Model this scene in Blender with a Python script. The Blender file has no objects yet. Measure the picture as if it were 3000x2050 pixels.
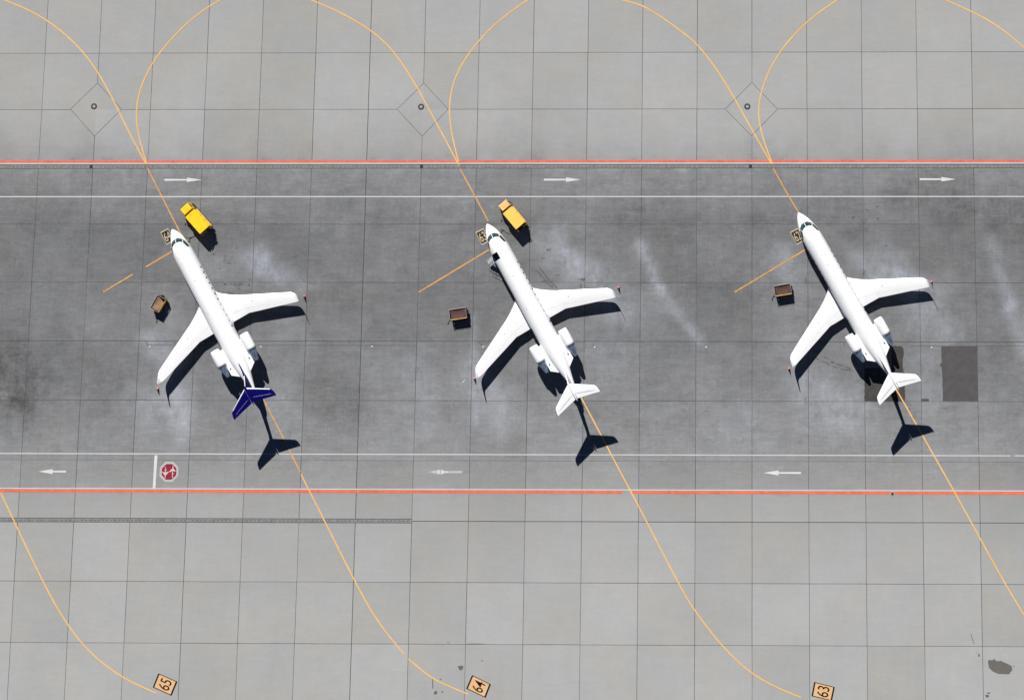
import bpy, bmesh, math, random
from mathutils import Vector, Matrix, noise
sc = bpy.context.scene
C = sc.collection
random.seed(7)
# ------------------------------------------------------------------ camera, world, sun, exposure
cam = bpy.data.objects.new('camera', bpy.data.cameras.new('camera')); C.objects.link(cam); sc.camera = cam
cam.location = (102.064, -22.520, 270.663)
cam.rotation_mode = 'XYZ'; cam.rotation_euler = (0.1663654, 0.0199395, 0.0)
cam.data.sensor_fit = 'HORIZONTAL'; cam.data.sensor_width = 36.0
cam.data.lens = 5823.826/3000*36
cam.data.shift_x = -696.8175/3000; cam.data.shift_y = -1358.2745/3000
cam.data.clip_start = 1.0; cam.data.clip_end = 6000.0
SUN = Vector((-0.32946, 1.16355, 1.0)).normalized()
elev = math.asin(SUN.z)
world = bpy.data.worlds.new('World'); sc.world = world; world.use_nodes = True
nt = world.node_tree; nt.nodes.clear()
sky = nt.nodes.new('ShaderNodeTexSky'); sky.sky_type = 'NISHITA'; sky.sun_disc = False
sky.sun_elevation = elev; sky.sun_rotation = math.atan2(SUN.x, SUN.y)
sky.altitude = 3000; sky.air_density = 0.42; sky.dust_density = 0.0; sky.ozone_density = 2.0
bg = nt.nodes.new('ShaderNodeBackground'); bg.inputs[1].default_value = 0.05
wo = nt.nodes.new('ShaderNodeOutputWorld')
nt.links.new(sky.outputs[0], bg.inputs[0]); nt.links.new(bg.outputs[0], wo.inputs[0])
sl = bpy.data.lights.new('sun', 'SUN'); sl.energy = 5.0; sl.angle = math.radians(0.5); sl.color = (1.0, 0.965, 0.92)
so = bpy.data.objects.new('sun', sl); C.objects.link(so)
so.location = (60, 40, 150); so.rotation_euler = (-SUN).to_track_quat('-Z', 'Y').to_euler()
sc.view_settings.view_transform = 'Standard'; sc.view_settings.look = 'None'
sc.view_settings.gamma = 1.0; sc.view_settings.exposure = 0.42
sc.view_settings.use_curve_mapping = False
sc.render.engine = 'CYCLES'

# world coordinates (metres) of the markings, patches and small things
D={'lines':{'l64a':[(-6.08,7.38),(-4.0,6.67),(-1.9,5.65),(-0.22,4.67),(1.26,3.72),(2.54,2.67),(3.82,1.59),(5.11,0.38),(6.19,-0.93),(7.39,-2.48),(8.38,-3.94),(9.5,-5.98),(10.39,-7.54),(11.28,-9.14),(12.18,-10.83),(13.28,-12.71),(14.7,-15.05)],'l64a2':[(14.93,-15.64),(15.92,-17.35),(17.09,-19.42),(18.55,-22.07),(19.64,-23.92)],'l64t':[(32.02,-46.1),(34.84,-50.99),(36.41,-53.84),(37.25,-55.34)],'l64t2':[(37.35,-55.57),(37.26,-55.51),(38.41,-57.57),(40.58,-61.2),(40.79,-61.76),(43.05,-65.83),(44.79,-68.78),(46.33,-71.54),(47.44,-73.27),(48.95,-75.19),(50.34,-76.74),(51.72,-78.22)],'l64t3':[(52.22,-78.69),(53.49,-79.72),(55.05,-80.9),(55.44,-81.17),(56.99,-81.85),(58.54,-82.46),(60.18,-83.08)],'l64b':[(23.5,7.18),(21.65,6.15),(19.6,4.49),(17.77,2.58),(16.05,0.46),(15.1,-0.84),(14.17,-2.55),(13.46,-4.35),(13.09,-5.95),(12.93,-7.54),(12.98,-8.74),(13.19,-10.13),(13.52,-11.42),(13.99,-12.91),(14.8,-15.05)],'l63a':[(36.76,7.15),(38.06,6.68),(40.61,5.5),(42.26,4.61),(43.8,3.68),(44.73,3.07),(45.97,2.18),(47.22,1.01),(48.05,0.01),(49.1,-1.3),(49.94,-2.5),(51.3,-4.6),(52.25,-6.29),(53.1,-7.89),(54.04,-9.38),(55.19,-11.46),(56.45,-13.73),(57.28,-15.21)],'l63a2':[(57.45,-15.7),(59.61,-19.43),(61.43,-22.65)],'l63b':[(66.23,7.23),(64.44,6.02),(63.24,5.11),(61.46,3.71),(59.69,1.84),(58.32,0.09),(56.96,-2.01),(56.2,-3.81),(55.85,-5.6),(55.7,-7.59),(55.84,-9.18),(56.18,-10.96),(56.73,-13.14),(57.23,-14.77)],'l63t':[(74.32,-45.74),(76.95,-50.43),(77.84,-52.02),(80.01,-55.93),(79.21,-54.57),(81.09,-57.74),(83.15,-61.55),(84.91,-64.78),(87.9,-70.29),(88.68,-71.47),(89.45,-72.57),(90.79,-74.3),(92.04,-75.75),(93.0,-76.93),(94.24,-78.1),(95.48,-79.28),(96.91,-80.36),(98.24,-81.2),(100.14,-82.06),(101.65,-82.68),(103.26,-83.25)],'l62a':[(79.13,7.2),(80.75,6.83),(81.96,6.45),(83.17,5.82),(84.99,4.57),(87.49,2.75),(88.7,1.85),(89.41,1.14),(90.51,-0.02),(92.32,-2.46),(93.53,-4.45),(94.73,-6.44),(95.92,-8.72),(97.12,-10.8),(98.4,-12.97),(99.59,-15.09)],'l62a2':[(99.79,-15.62),(101.95,-19.44),(103.33,-21.68)],'l62b':[(108.56,7.13),(106.75,6.03),(104.4,4.16),(102.53,2.42),(100.72,0.12),(99.72,-1.47),(98.81,-3.37),(98.11,-5.36),(97.81,-7.04),(97.75,-8.43),(97.95,-10.01),(98.41,-11.69),(99.1,-13.66),(99.73,-15.09)],'l62t':[(116.06,-44.64),(118.7,-49.13),(119.55,-50.76),(121.79,-54.6),(123.49,-57.63),(125.72,-61.52),(126.92,-63.91),(128.31,-66.3),(129.42,-68.22),(130.7,-70.68),(132.24,-73.05)],'l61a':[(123.39,7.1),(126.96,5.59),(128.74,4.58),(130.91,3.27),(132.48,1.97),(133.92,0.61)],'l65t':[(-2.48,-58.05),(-0.06,-62.44),(1.81,-65.78),(3.76,-69.2),(5.28,-71.87),(7.28,-74.71),(9.15,-76.9),(10.67,-78.26),(12.28,-79.53),(14.88,-81.29),(16.65,-82.06),(19.49,-83.1)],'s64x':[(9.78,-32.03),(13.64,-29.72)],'s64y':[(15.38,-28.73),(19.3,-26.39)],'s63':[(52.28,-32.06),(62.18,-26.11)],'s62':[(94.62,-32.02),(104.36,-26.28)]},'boxes':{'n64':[(17.09,-24.14),(18.12,-23.6),(19.07,-25.26),(18.04,-25.83)],'n63':[(59.74,-24.14),(60.78,-23.62),(61.7,-25.32),(60.66,-25.87)],'n62':[(102.03,-24.13),(103.09,-23.57),(104.02,-25.21),(103.01,-25.81)],'m65':[(19.63,-80.66),(22.17,-81.67),(21.49,-83.42),(18.98,-82.37)],'m64':[(60.6,-80.69),(63.07,-81.82),(62.42,-83.49),(59.87,-82.36)],'m63':[(104.98,-81.35),(107.65,-81.97),(107.26,-83.68),(104.63,-83.08)]},'arrows':[[(17.31,-17.16),(22.42,-17.16)],[(68.87,-17.16),(73.84,-17.16)],[(119.52,-17.12),(124.38,-17.12)],[(6.07,-55.34),(2.35,-55.35)],[(58.69,-55.27),(54.08,-55.29)],[(103.4,-55.28),(98.46,-55.29)]],'oct_out':[(19.25,-54.06),(20.31,-54.06),(21.03,-54.77),(21.05,-55.84),(20.29,-56.64),(19.32,-56.64),(18.53,-55.85),(18.57,-54.78)],'oct_in':[(19.4,-54.33),(20.21,-54.33),(20.76,-54.88),(20.78,-55.76),(20.16,-56.35),(19.39,-56.35),(18.82,-55.74),(18.82,-54.91)],'jetA':[(20.26,-54.5),(20.35,-54.55),(20.35,-54.88),(20.68,-55.24),(20.65,-55.29),(20.55,-55.29),(20.33,-55.21),(20.33,-55.49),(20.44,-55.62),(20.37,-55.65),(20.27,-55.6),(20.18,-55.64),(20.15,-55.57),(20.23,-55.49),(20.24,-55.22),(19.91,-55.38),(19.81,-55.36),(19.82,-55.28),(20.23,-54.88)],'jetB':[(19.29,-56.17),(19.38,-56.11),(19.35,-55.85),(19.77,-55.35),(19.71,-55.29),(19.37,-55.43),(19.37,-55.19),(19.47,-55.05),(19.41,-55.02),(19.3,-55.08),(19.2,-55.02),(19.17,-55.06),(19.26,-55.17),(19.26,-55.43),(18.89,-55.3),(18.85,-55.34),(19.25,-55.8),(19.26,-56.07)],'dotsA':[(20.27,-55.72),(20.28,-55.88),(20.29,-56.02)],'dotsB':[(19.31,-54.81),(19.31,-54.98)],'bar':[(17.77,-53.23),(18.15,-53.23),(18.08,-57.44),(17.73,-57.44)],'red_up':[-14.544,-14.86],'wh_up':[-14.892,-15.038],'dr_up':[-15.152,-15.619],'wh2':[-19.34,-19.485],'wh3':[-52.973,-53.113],'wh4':[-57.423,-57.562],'red_dn':[-57.614,-57.978],'dr_dn':[-61.261,-61.745],'j2':[-38.984,-39.019],'row7':[-53.797,-53.841],'dr_sq':[7.21,52.22,96.74],'dr_dn_end':52.21,'red_gap':[79.88,81.0],'wh3_end':130.91,'rings':[(7.15,-7.24),(51.94,-7.35),(96.32,-7.36)],'dot':[(115.37,-57.91)],'diam':[[(7.48,-4.08),(10.96,-7.64),(7.43,-11.28),(3.94,-7.63)],[(52.24,-4.14),(55.64,-7.69),(52.19,-11.32),(48.68,-7.68)],[(96.92,-4.12),(100.42,-7.72),(96.88,-11.31),(93.33,-7.71)]],'studs':[(16.42,-39.19),(31.33,-39.2),(61.1,-39.18),(76.0,-39.21),(46.25,-39.15),(90.86,-39.19),(120.8,-39.19)],'patch1':[(122.07,-39.02),(126.88,-39.01),(126.82,-46.11),(122.15,-46.12),(122.14,-42.45),(122.05,-41.69),(121.85,-41.6),(121.89,-41.31),(122.08,-41.12)],'patch2':[(115.45,-39.0),(116.82,-38.99),(116.83,-39.18),(117.03,-39.23),(117.08,-39.71),(116.94,-40.66),(116.99,-42.27),(117.21,-42.46),(117.16,-46.14),(111.83,-46.15),(111.87,-41.85),(115.52,-41.84)],'patch3':[(119.35,-45.79),(120.32,-45.79),(120.31,-46.14),(119.34,-46.14)],'oil':[(127.45,-78.78),(127.59,-78.55),(128.1,-78.6),(128.26,-78.36),(128.4,-78.6),(128.82,-78.72),(129.1,-78.65),(129.57,-78.86),(130.04,-79.04),(130.51,-79.31),(130.59,-79.76),(130.15,-80.3),(128.79,-80.27),(128.03,-79.95),(127.57,-79.5)],'oils':[[(58.7,-79.7),(58.85,-79.56),(59.42,-79.55),(59.43,-79.88),(59.15,-80.15),(58.9,-80.03)],[(55.77,-82.7),(56.06,-82.65),(56.16,-82.97),(55.88,-83.12),(55.65,-83.07)],[(56.55,-82.65),(56.92,-82.75),(57.02,-82.84),(56.67,-82.86)],[(61.8,-78.84),(61.93,-78.84),(61.94,-79.02),(61.82,-79.02)],[(57.3,-76.62),(57.41,-76.62),(57.44,-76.8),(57.32,-76.78)],[(55.41,-81.17),(55.52,-81.17),(55.61,-82.34),(55.48,-82.43)],[(56.4,-81.16),(56.63,-81.16),(56.6,-81.31),(56.44,-81.29)],[(59.84,-76.82),(61.37,-76.8),(62.33,-76.85),(61.28,-76.87),(59.84,-76.88)],[(126.96,-82.88),(127.41,-82.8),(127.56,-83.05),(127.21,-83.2)],[(127.26,-82.57),(127.7,-82.53),(127.64,-82.71),(127.34,-82.73)],[(125.28,-75.35),(125.39,-75.38),(125.75,-76.62),(125.67,-76.63)],[(126.18,-77.76),(126.41,-77.88),(126.44,-78.15),(126.25,-78.19)],[(125.92,-77.52),(126.03,-77.61),(125.99,-77.76)],[(130.7,-79.26),(130.85,-79.22),(130.85,-79.54)]],'cones':[(36.98,-32.62),(17.79,-44.69),(79.11,-31.44),(60.08,-43.28),(120.87,-30.66),(101.86,-41.94)],'litter':[(58.62,-43.69)],'cab1':[(21.94,-24.54),(21.73,-24.63),(21.42,-24.74),(21.09,-24.87),(20.98,-24.9),(20.53,-24.72)],'cab1b':[(21.16,-24.86),(21.11,-25.05),(21.15,-25.38)],'cab2':[(64.77,-24.22),(64.4,-24.23),(64.04,-24.18),(63.83,-24.07),(63.61,-23.86),(63.4,-23.75),(63.19,-23.7),(63.04,-23.79),(62.99,-23.86)],'truck1':[[(20.12,-21.25),(21.06,-20.25),(21.88,-20.92),(20.88,-21.86)],[(20.95,-22.17),(22.15,-21.04),(24.26,-23.32),(23.11,-24.39)]],'truck2':[[(62.94,-20.74),(63.96,-19.82),(64.68,-20.51),(63.63,-21.35)],[(63.65,-21.66),(64.83,-20.72),(66.66,-22.81),(65.48,-23.8)]],'stains':[(29.5,-28.2,36.3,-30.9,2.0,0.5),(31.6,-27.7,32.6,-29.5,1.8,0.8),(35.7,-38.5,34.6,-46.5,3.2,0.35),(16.0,-39.0,20.2,-41.2,2.0,0.6),(19.5,-45.2,21.5,-49.1,2.0,0.6),(15.9,-46.5,19.6,-47.4,2.7,0.35),(21.3,-25.0,25.2,-29.6,1.8,0.2),(17.6,-34.0,19.0,-34.9,1.8,0.3),(25.1,-27.7,24.5,-33.1,1.1,0.2),(69.3,-25.9,73.9,-29.5,2.5,0.5),(71.6,-27.7,78.5,-30.9,2.3,0.5),(77.7,-33.1,79.0,-34.9,2.0,0.7),(81.8,-25.3,84.7,-31.8,0.6,0.65),(82.2,-25.9,84.3,-30.9,1.2,0.35),(84.7,-31.8,90.0,-38.4,0.9,0.6),(80.4,-33.1,82.2,-34.0,2.3,0.25),(59.9,-35.4,60.2,-49.1,0.4,0.55),(60.5,-44.2,64.2,-48.2,2.7,0.55),(75.9,-36.2,78.7,-40.7,2.7,0.2),(69.9,-32.2,74.0,-34.0,1.8,0.15),(52.0,-41.1,53.2,-49.5,2.3,0.2),(113.2,-27.3,117.8,-30.4,2.3,0.6),(115.0,-30.4,122.3,-31.7,2.3,0.5),(119.1,-34.9,122.2,-36.6,3.2,0.6),(104.9,-44.6,109.4,-49.0,3.2,0.6),(100.5,-34.0,102.3,-38.4,2.7,0.25),(100.0,-27.7,102.7,-30.9,2.3,0.3),(119.4,-41.9,121.2,-45.0,2.5,0.35),(128.8,-25.0,131.3,-34.0,0.9,0.55),(131.3,-34.0,133.5,-39.7,1.3,0.6),(110.5,-25.9,113.2,-31.3,1.4,0.2),(100.9,-26.8,101.4,-30.9,1.4,0.3),(82.3,-38.4,96.8,-49.0,3.6,0.12),(43.0,-38.5,51.4,-42.9,3.2,0.1),(0.5,-33.2,9.9,-36.7,2.7,0.12),(-5.5,-12.2,-5.3,-14.1,2.3,-0.1),(6.8,-13.2,10.1,-14.5,1.8,-0.1),(64.4,-12.7,67.3,-14.3,2.7,-0.14),(97.3,-13.2,99.6,-14.4,2.0,-0.13),(124.4,-13.2,133.6,-14.4,2.5,-0.12),(-3.6,-41.2,-1.0,-46.1,4.3,-0.6),(1.9,-42.1,11.7,-44.3,2.7,-0.18),(83.1,-30.4,98.6,-34.0,3.2,-0.12),(99.1,-21.4,110.6,-22.3,2.7,-0.15),(-2.0,-22.3,14.8,-25.0,2.7,-0.1),(83.0,-20.5,96.8,-22.8,2.7,-0.15),(39.1,-18.7,46.2,-22.3,2.7,-0.12),(117.5,-18.7,133.4,-22.3,3.6,-0.35),(110.5,-25.0,111.4,-26.8,1.4,-0.25),(17.5,-22.8,37.1,-25.9,3.2,-0.1),(35.9,-42.9,45.1,-47.3,3.2,-0.25),(23.6,-34.0,37.5,-38.5,2.7,-0.1),(78.4,-22.3,87.6,-25.0,2.7,-0.2),(64.6,-22.3,67.0,-27.7,2.3,-0.15),(127.6,-38.4,132.7,-51.5,2.7,-0.15)],'scuffs':[[(68.35,-28.76),(68.99,-29.48),(69.63,-30.3),(70.48,-31.12),(70.9,-31.52)],[(67.93,-29.07),(68.78,-29.89),(69.53,-30.81),(70.38,-31.42)],[(68.8,-30.61),(70.47,-30.52)],[(105.38,-40.55),(106.51,-41.05),(107.64,-41.6),(108.88,-41.95),(110.11,-42.13)],[(106.31,-40.3),(107.54,-40.95),(108.68,-41.45),(110.01,-41.9)],[(31.91,-40.24),(32.56,-40.7),(33.42,-41.25)]],'cracks':[[(15.67,-38.42),(15.95,-38.69),(16.12,-38.99),(16.41,-39.15)],[(19.61,-38.65),(19.93,-38.72)],[(19.77,-38.68),(19.74,-38.82)],[(60.38,-38.36),(60.77,-38.79),(61.09,-39.14)],[(75.59,-38.72),(75.99,-39.15)],[(109.06,-38.63),(109.32,-38.61),(109.16,-38.78),(109.13,-38.93),(109.37,-38.93)],[(12.98,-12.73),(13.38,-12.71)],[(13.72,-12.69),(13.98,-12.73)]],'scribbles':[(26.29,-31.06,0.39,0.06,9),(27.34,-31.04,0.41,0.05,8),(28.18,-31.02,0.39,0.09,14),(29.46,-30.37,0.04,0.23,5),(29.42,-31.14,0.04,0.21,6),(25.92,-27.44,0.12,0.62,7),(26.58,-28.16,0.21,0.21,5),(25.36,-29.19,0.14,0.41,5),(27.45,-26.31,0.08,0.21,3),(26.86,-32.12,0.41,0.14,6),(24.43,-27.14,0.16,0.14,4),(28.1,-31.6,0.12,0.06,3),(74.17,-30.4,0.46,0.16,16),(70.89,-29.81,0.23,0.05,5),(69.67,-26.52,0.29,0.14,7),(74.06,-31.11,0.05,0.31,6),(59.39,-30.71,0.05,0.72,6),(68.74,-27.63,0.31,0.06,4),(61.58,-21.04,0.31,0.31,4),(74.87,-46.83,0.25,0.25,9),(73.9,-37.25,0.1,0.08,3),(112.38,-21.14,0.12,0.08,4),(113.79,-20.73,0.1,0.08,3),(112.05,-22.48,0.31,0.41,7),(113.83,-22.38,0.12,0.12,4),(110.54,-22.18,0.12,0.12,4),(114.94,-25.9,0.06,0.06,4),(112.09,-29.46,0.31,0.41,7),(104.14,-30.48,0.08,0.51,7),(107.65,-41.13,0.14,0.12,6),(104.01,-45.87,0.05,0.62,7),(117.72,-47.1,0.1,0.06,3),(118.27,-48.1,0.14,0.12,4),(122.5,-47.02,0.12,0.08,3)]}
# ------------------------------------------------------------------ helpers
def sl2(c):
    return tuple((v/12.92 if v <= 0.04045 else ((v+0.055)/1.055)**2.4) for v in c)
class NT:
    def __init__(s, m): s.t = m.node_tree; s.n = s.t.nodes
    def new(s, ty, **k):
        n = s.n.new(ty)
        for a, b in k.items(): setattr(n, a, b)
        return n
    def link(s, a, b): s.t.links.new(a, b)
    def math(s, op, a, b=None, c=None, clamp=False):
        n = s.n.new('ShaderNodeMath'); n.operation = op; n.use_clamp = clamp
        for i, v in enumerate((a, b, c)):
            if v is None: continue
            if isinstance(v, (int, float)): n.inputs[i].default_value = v
            else: s.link(v, n.inputs[i])
        return n.outputs[0]
    def noise(s, vec, scale, detail=4, rough=0.55, sx=1, sy=1, off=0):
        mp = s.n.new('ShaderNodeMapping'); mp.inputs['Scale'].default_value = (sx, sy, 1); mp.inputs['Location'].default_value = (off, off*.7, 0)
        s.link(vec, mp.inputs[0])
        n = s.n.new('ShaderNodeTexNoise'); n.inputs['Scale'].default_value = scale; n.inputs['Detail'].default_value = detail; n.inputs['Roughness'].default_value = rough
        s.link(mp.outputs[0], n.inputs['Vector']); return n.outputs['Fac']
    def mr(s, v, a, b, c, d):
        n = s.n.new('ShaderNodeMapRange'); s.link(v, n.inputs[0])
        for i, x in enumerate((a, b, c, d)): n.inputs[i+1].default_value = x
        return n.outputs[0]
    def mix(s, f, a, b, mode='MIX'):
        n = s.n.new('ShaderNodeMix'); n.data_type = 'RGBA'; n.blend_type = mode
        if isinstance(f, (int, float)): n.inputs[0].default_value = f
        else: s.link(f, n.inputs[0])
        for i, v in ((6, a), (7, b)):
            if isinstance(v, tuple): n.inputs[i].default_value = (v+(1,))[:4]
            else: s.link(v, n.inputs[i])
        return n.outputs[2]
def mat(name, col, rough=0.6, metal=0.0, var=0.08, vs=3.0, bump=0.0, coat=0.0, spec=0.5):
    """procedural paint / metal / rubber: base colour broken up by noise"""
    m = bpy.data.materials.new(name); m.use_nodes = True; N = NT(m)
    b = N.n['Principled BSDF']
    tc = N.new('ShaderNodeTexCoord')
    f = N.noise(tc.outputs['Object'], vs, 5, 0.6)
    g = N.mr(f, 0.3, 0.7, 1-var, 1+var*0.6)
    cm = N.new('ShaderNodeVectorMath', operation='SCALE'); cm.inputs[0].default_value = col; N.link(g, cm.inputs['Scale'])
    N.link(cm.outputs[0], b.inputs['Base Color'])
    N.link(N.mr(f, 0.3, 0.7, max(0.02, rough-0.08), min(1, rough+0.1)), b.inputs['Roughness'])
    b.inputs['Metallic'].default_value = metal
    b.inputs['Coat Weight'].default_value = coat
    b.inputs['Specular IOR Level'].default_value = spec
    if bump:
        bp = N.new('ShaderNodeBump'); bp.inputs['Strength'].default_value = bump; bp.inputs['Distance'].default_value = 0.02
        N.link(f, bp.inputs['Height']); N.link(bp.outputs[0], b.inputs['Normal'])
    return m
PK = 0.80
def paintmat(name, col, wear=0.12, dirt=0.15, edge=None, streak=False):
    """painted ground marking: worn away in flecks, slightly dirty"""
    m = bpy.data.materials.new(name); m.use_nodes = True; N = NT(m)
    col = tuple(c*PK for c in col); edge = tuple(c*PK for c in edge) if edge else None
    b = N.n['Principled BSDF']; out = N.n['Material Output']
    geo = N.new('ShaderNodeNewGeometry'); P = geo.outputs['Position']
    big = N.noise(P, 0.35, 4, 0.6); fine = N.noise(P, 3.0, 5, 0.7, sx=0.5)
    g = N.mr(big, 0.3, 0.7, 1-dirt, 1+dirt*0.4)
    cm = N.new('ShaderNodeVectorMath', operation='SCALE'); cm.inputs[0].default_value = col; N.link(g, cm.inputs['Scale'])
    c = cm.outputs[0]
    if edge: c = N.mix(N.mr(N.noise(P, 1.3, 3, 0.5), 0.45, 0.62, 0, 1), c, edge)
    N.link(c, b.inputs['Base Color']); b.inputs['Roughness'].default_value = 0.85; b.inputs['Specular IOR Level'].default_value = 0.15
    w = N.math('ADD', N.math('MULTIPLY', big, 0.45), N.math('MULTIPLY', fine, 0.55))
    t0 = 0.30+wear*0.45
    a = N.mr(w, t0-0.03, t0+0.04, 1.0, 0.0)
    tr = N.new('ShaderNodeBsdfTransparent'); mx = N.new('ShaderNodeMixShader')
    N.link(a, mx.inputs[0]); N.link(b.outputs[0], mx.inputs[1]); N.link(tr.outputs[0], mx.inputs[2]); N.link(mx.outputs[0], out.inputs[0])
    return m
def tag(o, label=None, cat=None, group=None, kind=None):
    if label: o['label'] = label
    if cat: o['category'] = cat
    if group: o['group'] = group
    if kind: o['kind'] = kind
    return o
def link(name, bm, material, parent=None, smooth=False, loc=None):
    me = bpy.data.meshes.new(name)
    bmesh.ops.recalc_face_normals(bm, faces=bm.faces[:]); bm.to_mesh(me); bm.free()
    mats = material if isinstance(material, (list, tuple)) else [material]
    for m in mats: me.materials.append(m)
    if smooth:
        for p in me.polygons: p.use_smooth = True
        if smooth != 'all':
            me.set_sharp_from_angle(angle=math.radians(smooth if not isinstance(smooth, bool) else 38))
    o = bpy.data.objects.new(name, me); C.objects.link(o)
    if parent: o.parent = parent
    if loc: o.location = loc
    return o
def empty(name, loc, rz=0, **k):
    o = bpy.data.objects.new(name, None); C.objects.link(o); o.empty_display_size = 0.3
    o.location = loc; o.rotation_euler = (0, 0, rz); return tag(o, **k)
def poly(bm, pts, z):
    vs = [bm.verts.new((p[0], p[1], z)) for p in pts]
    f = bm.faces.new(vs); f.normal_update()
    if f.normal.z < 0: f.normal_flip()
    return f
def box(bm, c, s, rz=0, mi=0, bev=0.0, rot=None):
    b2 = bmesh.new(); bmesh.ops.create_cube(b2, size=1)
    bmesh.ops.scale(b2, vec=Vector(s), verts=b2.verts)
    if bev: bmesh.ops.bevel(b2, geom=b2.edges[:], offset=bev, segments=2, affect='EDGES')
    M = Matrix.Translation(Vector(c)) @ (rot.to_4x4() if rot else Matrix.Rotation(rz, 4, 'Z'))
    b2.transform(M); merge(bm, b2, mi)
def merge(bm, b2, mi=0):
    mp = {v: bm.verts.new(v.co) for v in b2.verts}
    for f in b2.faces:
        try: nf = bm.faces.new([mp[v] for v in f.verts]); nf.material_index = mi
        except ValueError: pass
    b2.free()
def tube(bm, pts, r, n=6, mi=0, cap=True):
    pts = [Vector(p) for p in pts]; rings = []
    rr = r if isinstance(r, (list, tuple)) else [r]*len(pts)
    for i, p in enumerate(pts):
        d = (pts[min(i+1, len(pts)-1)]-pts[max(i-1, 0)]).normalized()
        a = d.cross(Vector((0, 0, 1)));
        if a.length < 1e-3: a = Vector((1, 0, 0))
        a.normalize(); b = d.cross(a).normalized()
        rings.append([bm.verts.new(p+(a*math.cos(t*2*math.pi/n)+b*math.sin(t*2*math.pi/n))*rr[i]) for t in range(n)])
    for i in range(len(rings)-1):
        for k in range(n):
            f = bm.faces.new((rings[i][k], rings[i][(k+1) % n], rings[i+1][(k+1) % n], rings[i+1][k])); f.material_index = mi
    if cap:
        for rg in (rings[0], rings[-1]): bm.faces.new(rg).material_index = mi
def lathe(bm, prof, axis='x', n=24, c=(0, 0, 0), mi=0, close=False):
    """prof: (axial, radius)"""
    rings = []
    for a, r in prof:
        ring = []
        for k in range(n):
            t = 2*math.pi*k/n; y, z = r*math.cos(t), r*math.sin(t)
            p = {'x': (a, y, z), 'y': (y, a, z), 'z': (y, z, a)}[axis]
            ring.append(bm.verts.new((p[0]+c[0], p[1]+c[1], p[2]+c[2])))
        rings.append(ring)
    for i in range(len(rings)-1):
        for k in range(n):
            f = bm.faces.new((rings[i][k], rings[i][(k+1) % n], rings[i+1][(k+1) % n], rings[i+1][k])); f.material_index = mi
    if close:
        for rg in (rings[0], rings[-1]): bm.faces.new(rg).material_index = mi
def catmull(pts, k=6):
    P = [Vector((p[0], p[1])) for p in pts]
    if len(P) < 3: return P
    P = [P[0]*2-P[1]]+P+[P[-1]*2-P[-2]]; out = []
    for i in range(1, len(P)-2):
        a, b, c, d = P[i-1:i+3]
        for j in range(k):
            t = j/k
            out.append(0.5*((2*b)+(c-a)*t+(2*a-5*b+4*c-d)*t*t+(3*b-a-3*c+d)*t**3))
    return out+[P[-2]]
def ribbon(bm, P, w, z, jit=0.0):
    P = [Vector((p[0], p[1])) for p in P]; L = []
    for i, p in enumerate(P):
        d = (P[min(i+1, len(P)-1)]-P[max(i-1, 0)]).normalized(); n = Vector((-d.y, d.x))
        j = random.uniform(-jit, jit)
        L.append((bm.verts.new((*(p+n*(w/2+j)), z)), bm.verts.new((*(p-n*(w/2-j)), z))))
    for a, b in zip(L, L[1:]): bm.faces.new((a[0], a[1], b[1], b[0]))

# ------------------------------------------------------------------ ground sheet
GA, GB = 7.458, 7.69072
def seg_d(px, py, s):
    ax, ay, bx, by = s[:4]; dx, dy = bx-ax, by-ay; l = dx*dx+dy*dy or 1e-6
    t = max(0, min(1, ((px-ax)*dx+(py-ay)*dy)/l)); return math.hypot(px-ax-t*dx, py-ay-t*dy)
def axis_pts(a, b, st, far):
    v = []; x = a
    while x < b: v.append(x); x += st
    v.append(b); s = st
    lo, hi = a, b; L, H = [], []
    while hi-b < far: s *= 1.6; hi += s; lo -= s; H.append(hi); L.append(lo)
    return L[::-1]+v+H
xs = axis_pts(-14, 142, 0.6, 2500); ys = axis_pts(-92, 14, 0.6, 2500)
gb = bmesh.new(); lay = gb.verts.layers.float.new('stain'); V = []
for y in ys:
    row = []
    for x in xs:
        v = gb.verts.new((x, y, 0)); s = 0.0
        if -20 < x < 150 and -100 < y < 20:
            wx = x+2.2*noise.noise(Vector((x*.16, y*.16, 1)))+1.1*noise.noise(Vector((x*.5, y*.5, 5))); wy = y+2.2*noise.noise(Vector((x*.16, y*.16, 9)))+1.1*noise.noise(Vector((x*.5, y*.5, 15)))
            for t in D['stains']:
                R_ = t[4]; thin = R_ < 1.5
                d = seg_d(x if thin else wx, y if thin else wy, t)
                if d < R_*1.6:
                    q = 1-d/(R_*1.6); s += t[5]*q*q*(3-2*q)
        v[lay] = s; row.append(v)
    V.append(row)
for j in range(len(ys)-1):
    for i in range(len(xs)-1): gb.faces.new((V[j][i], V[j][i+1], V[j+1][i+1], V[j+1][i]))
GM = bpy.data.materials.new('concrete_apron'); GM.use_nodes = True; N = NT(GM); gbs = N.n['Principled BSDF']
P = N.new('ShaderNodeNewGeometry').outputs['Position']
sx = N.new('ShaderNodeSeparateXYZ'); N.link(P, sx.inputs[0]); X, Y = sx.outputs[0], sx.outputs[1]
def smooth(v, a, b):
    n = N.new('ShaderNodeMapRange', interpolation_type='SMOOTHSTEP'); N.link(v, n.inputs[0]); n.inputs[1].default_value = a; n.inputs[2].default_value = b; return n.outputs[0]
big = N.noise(P, 0.07, 5, 0.6); mid = N.noise(P, 0.30, 5, 0.6, off=31); fine = N.noise(P, 2.2, 6, 0.72, off=7)
strk = N.noise(P, 0.9, 5, 0.7, sx=0.28, sy=1.5, off=3); vst = N.noise(P, 0.8, 4, 0.6, sx=2.2, sy=0.16, off=9)
wob = N.math('MULTIPLY', N.math('SUBTRACT', mid, 0.5), 5.0)
Yw = N.math('ADD', Y, wob)
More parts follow.
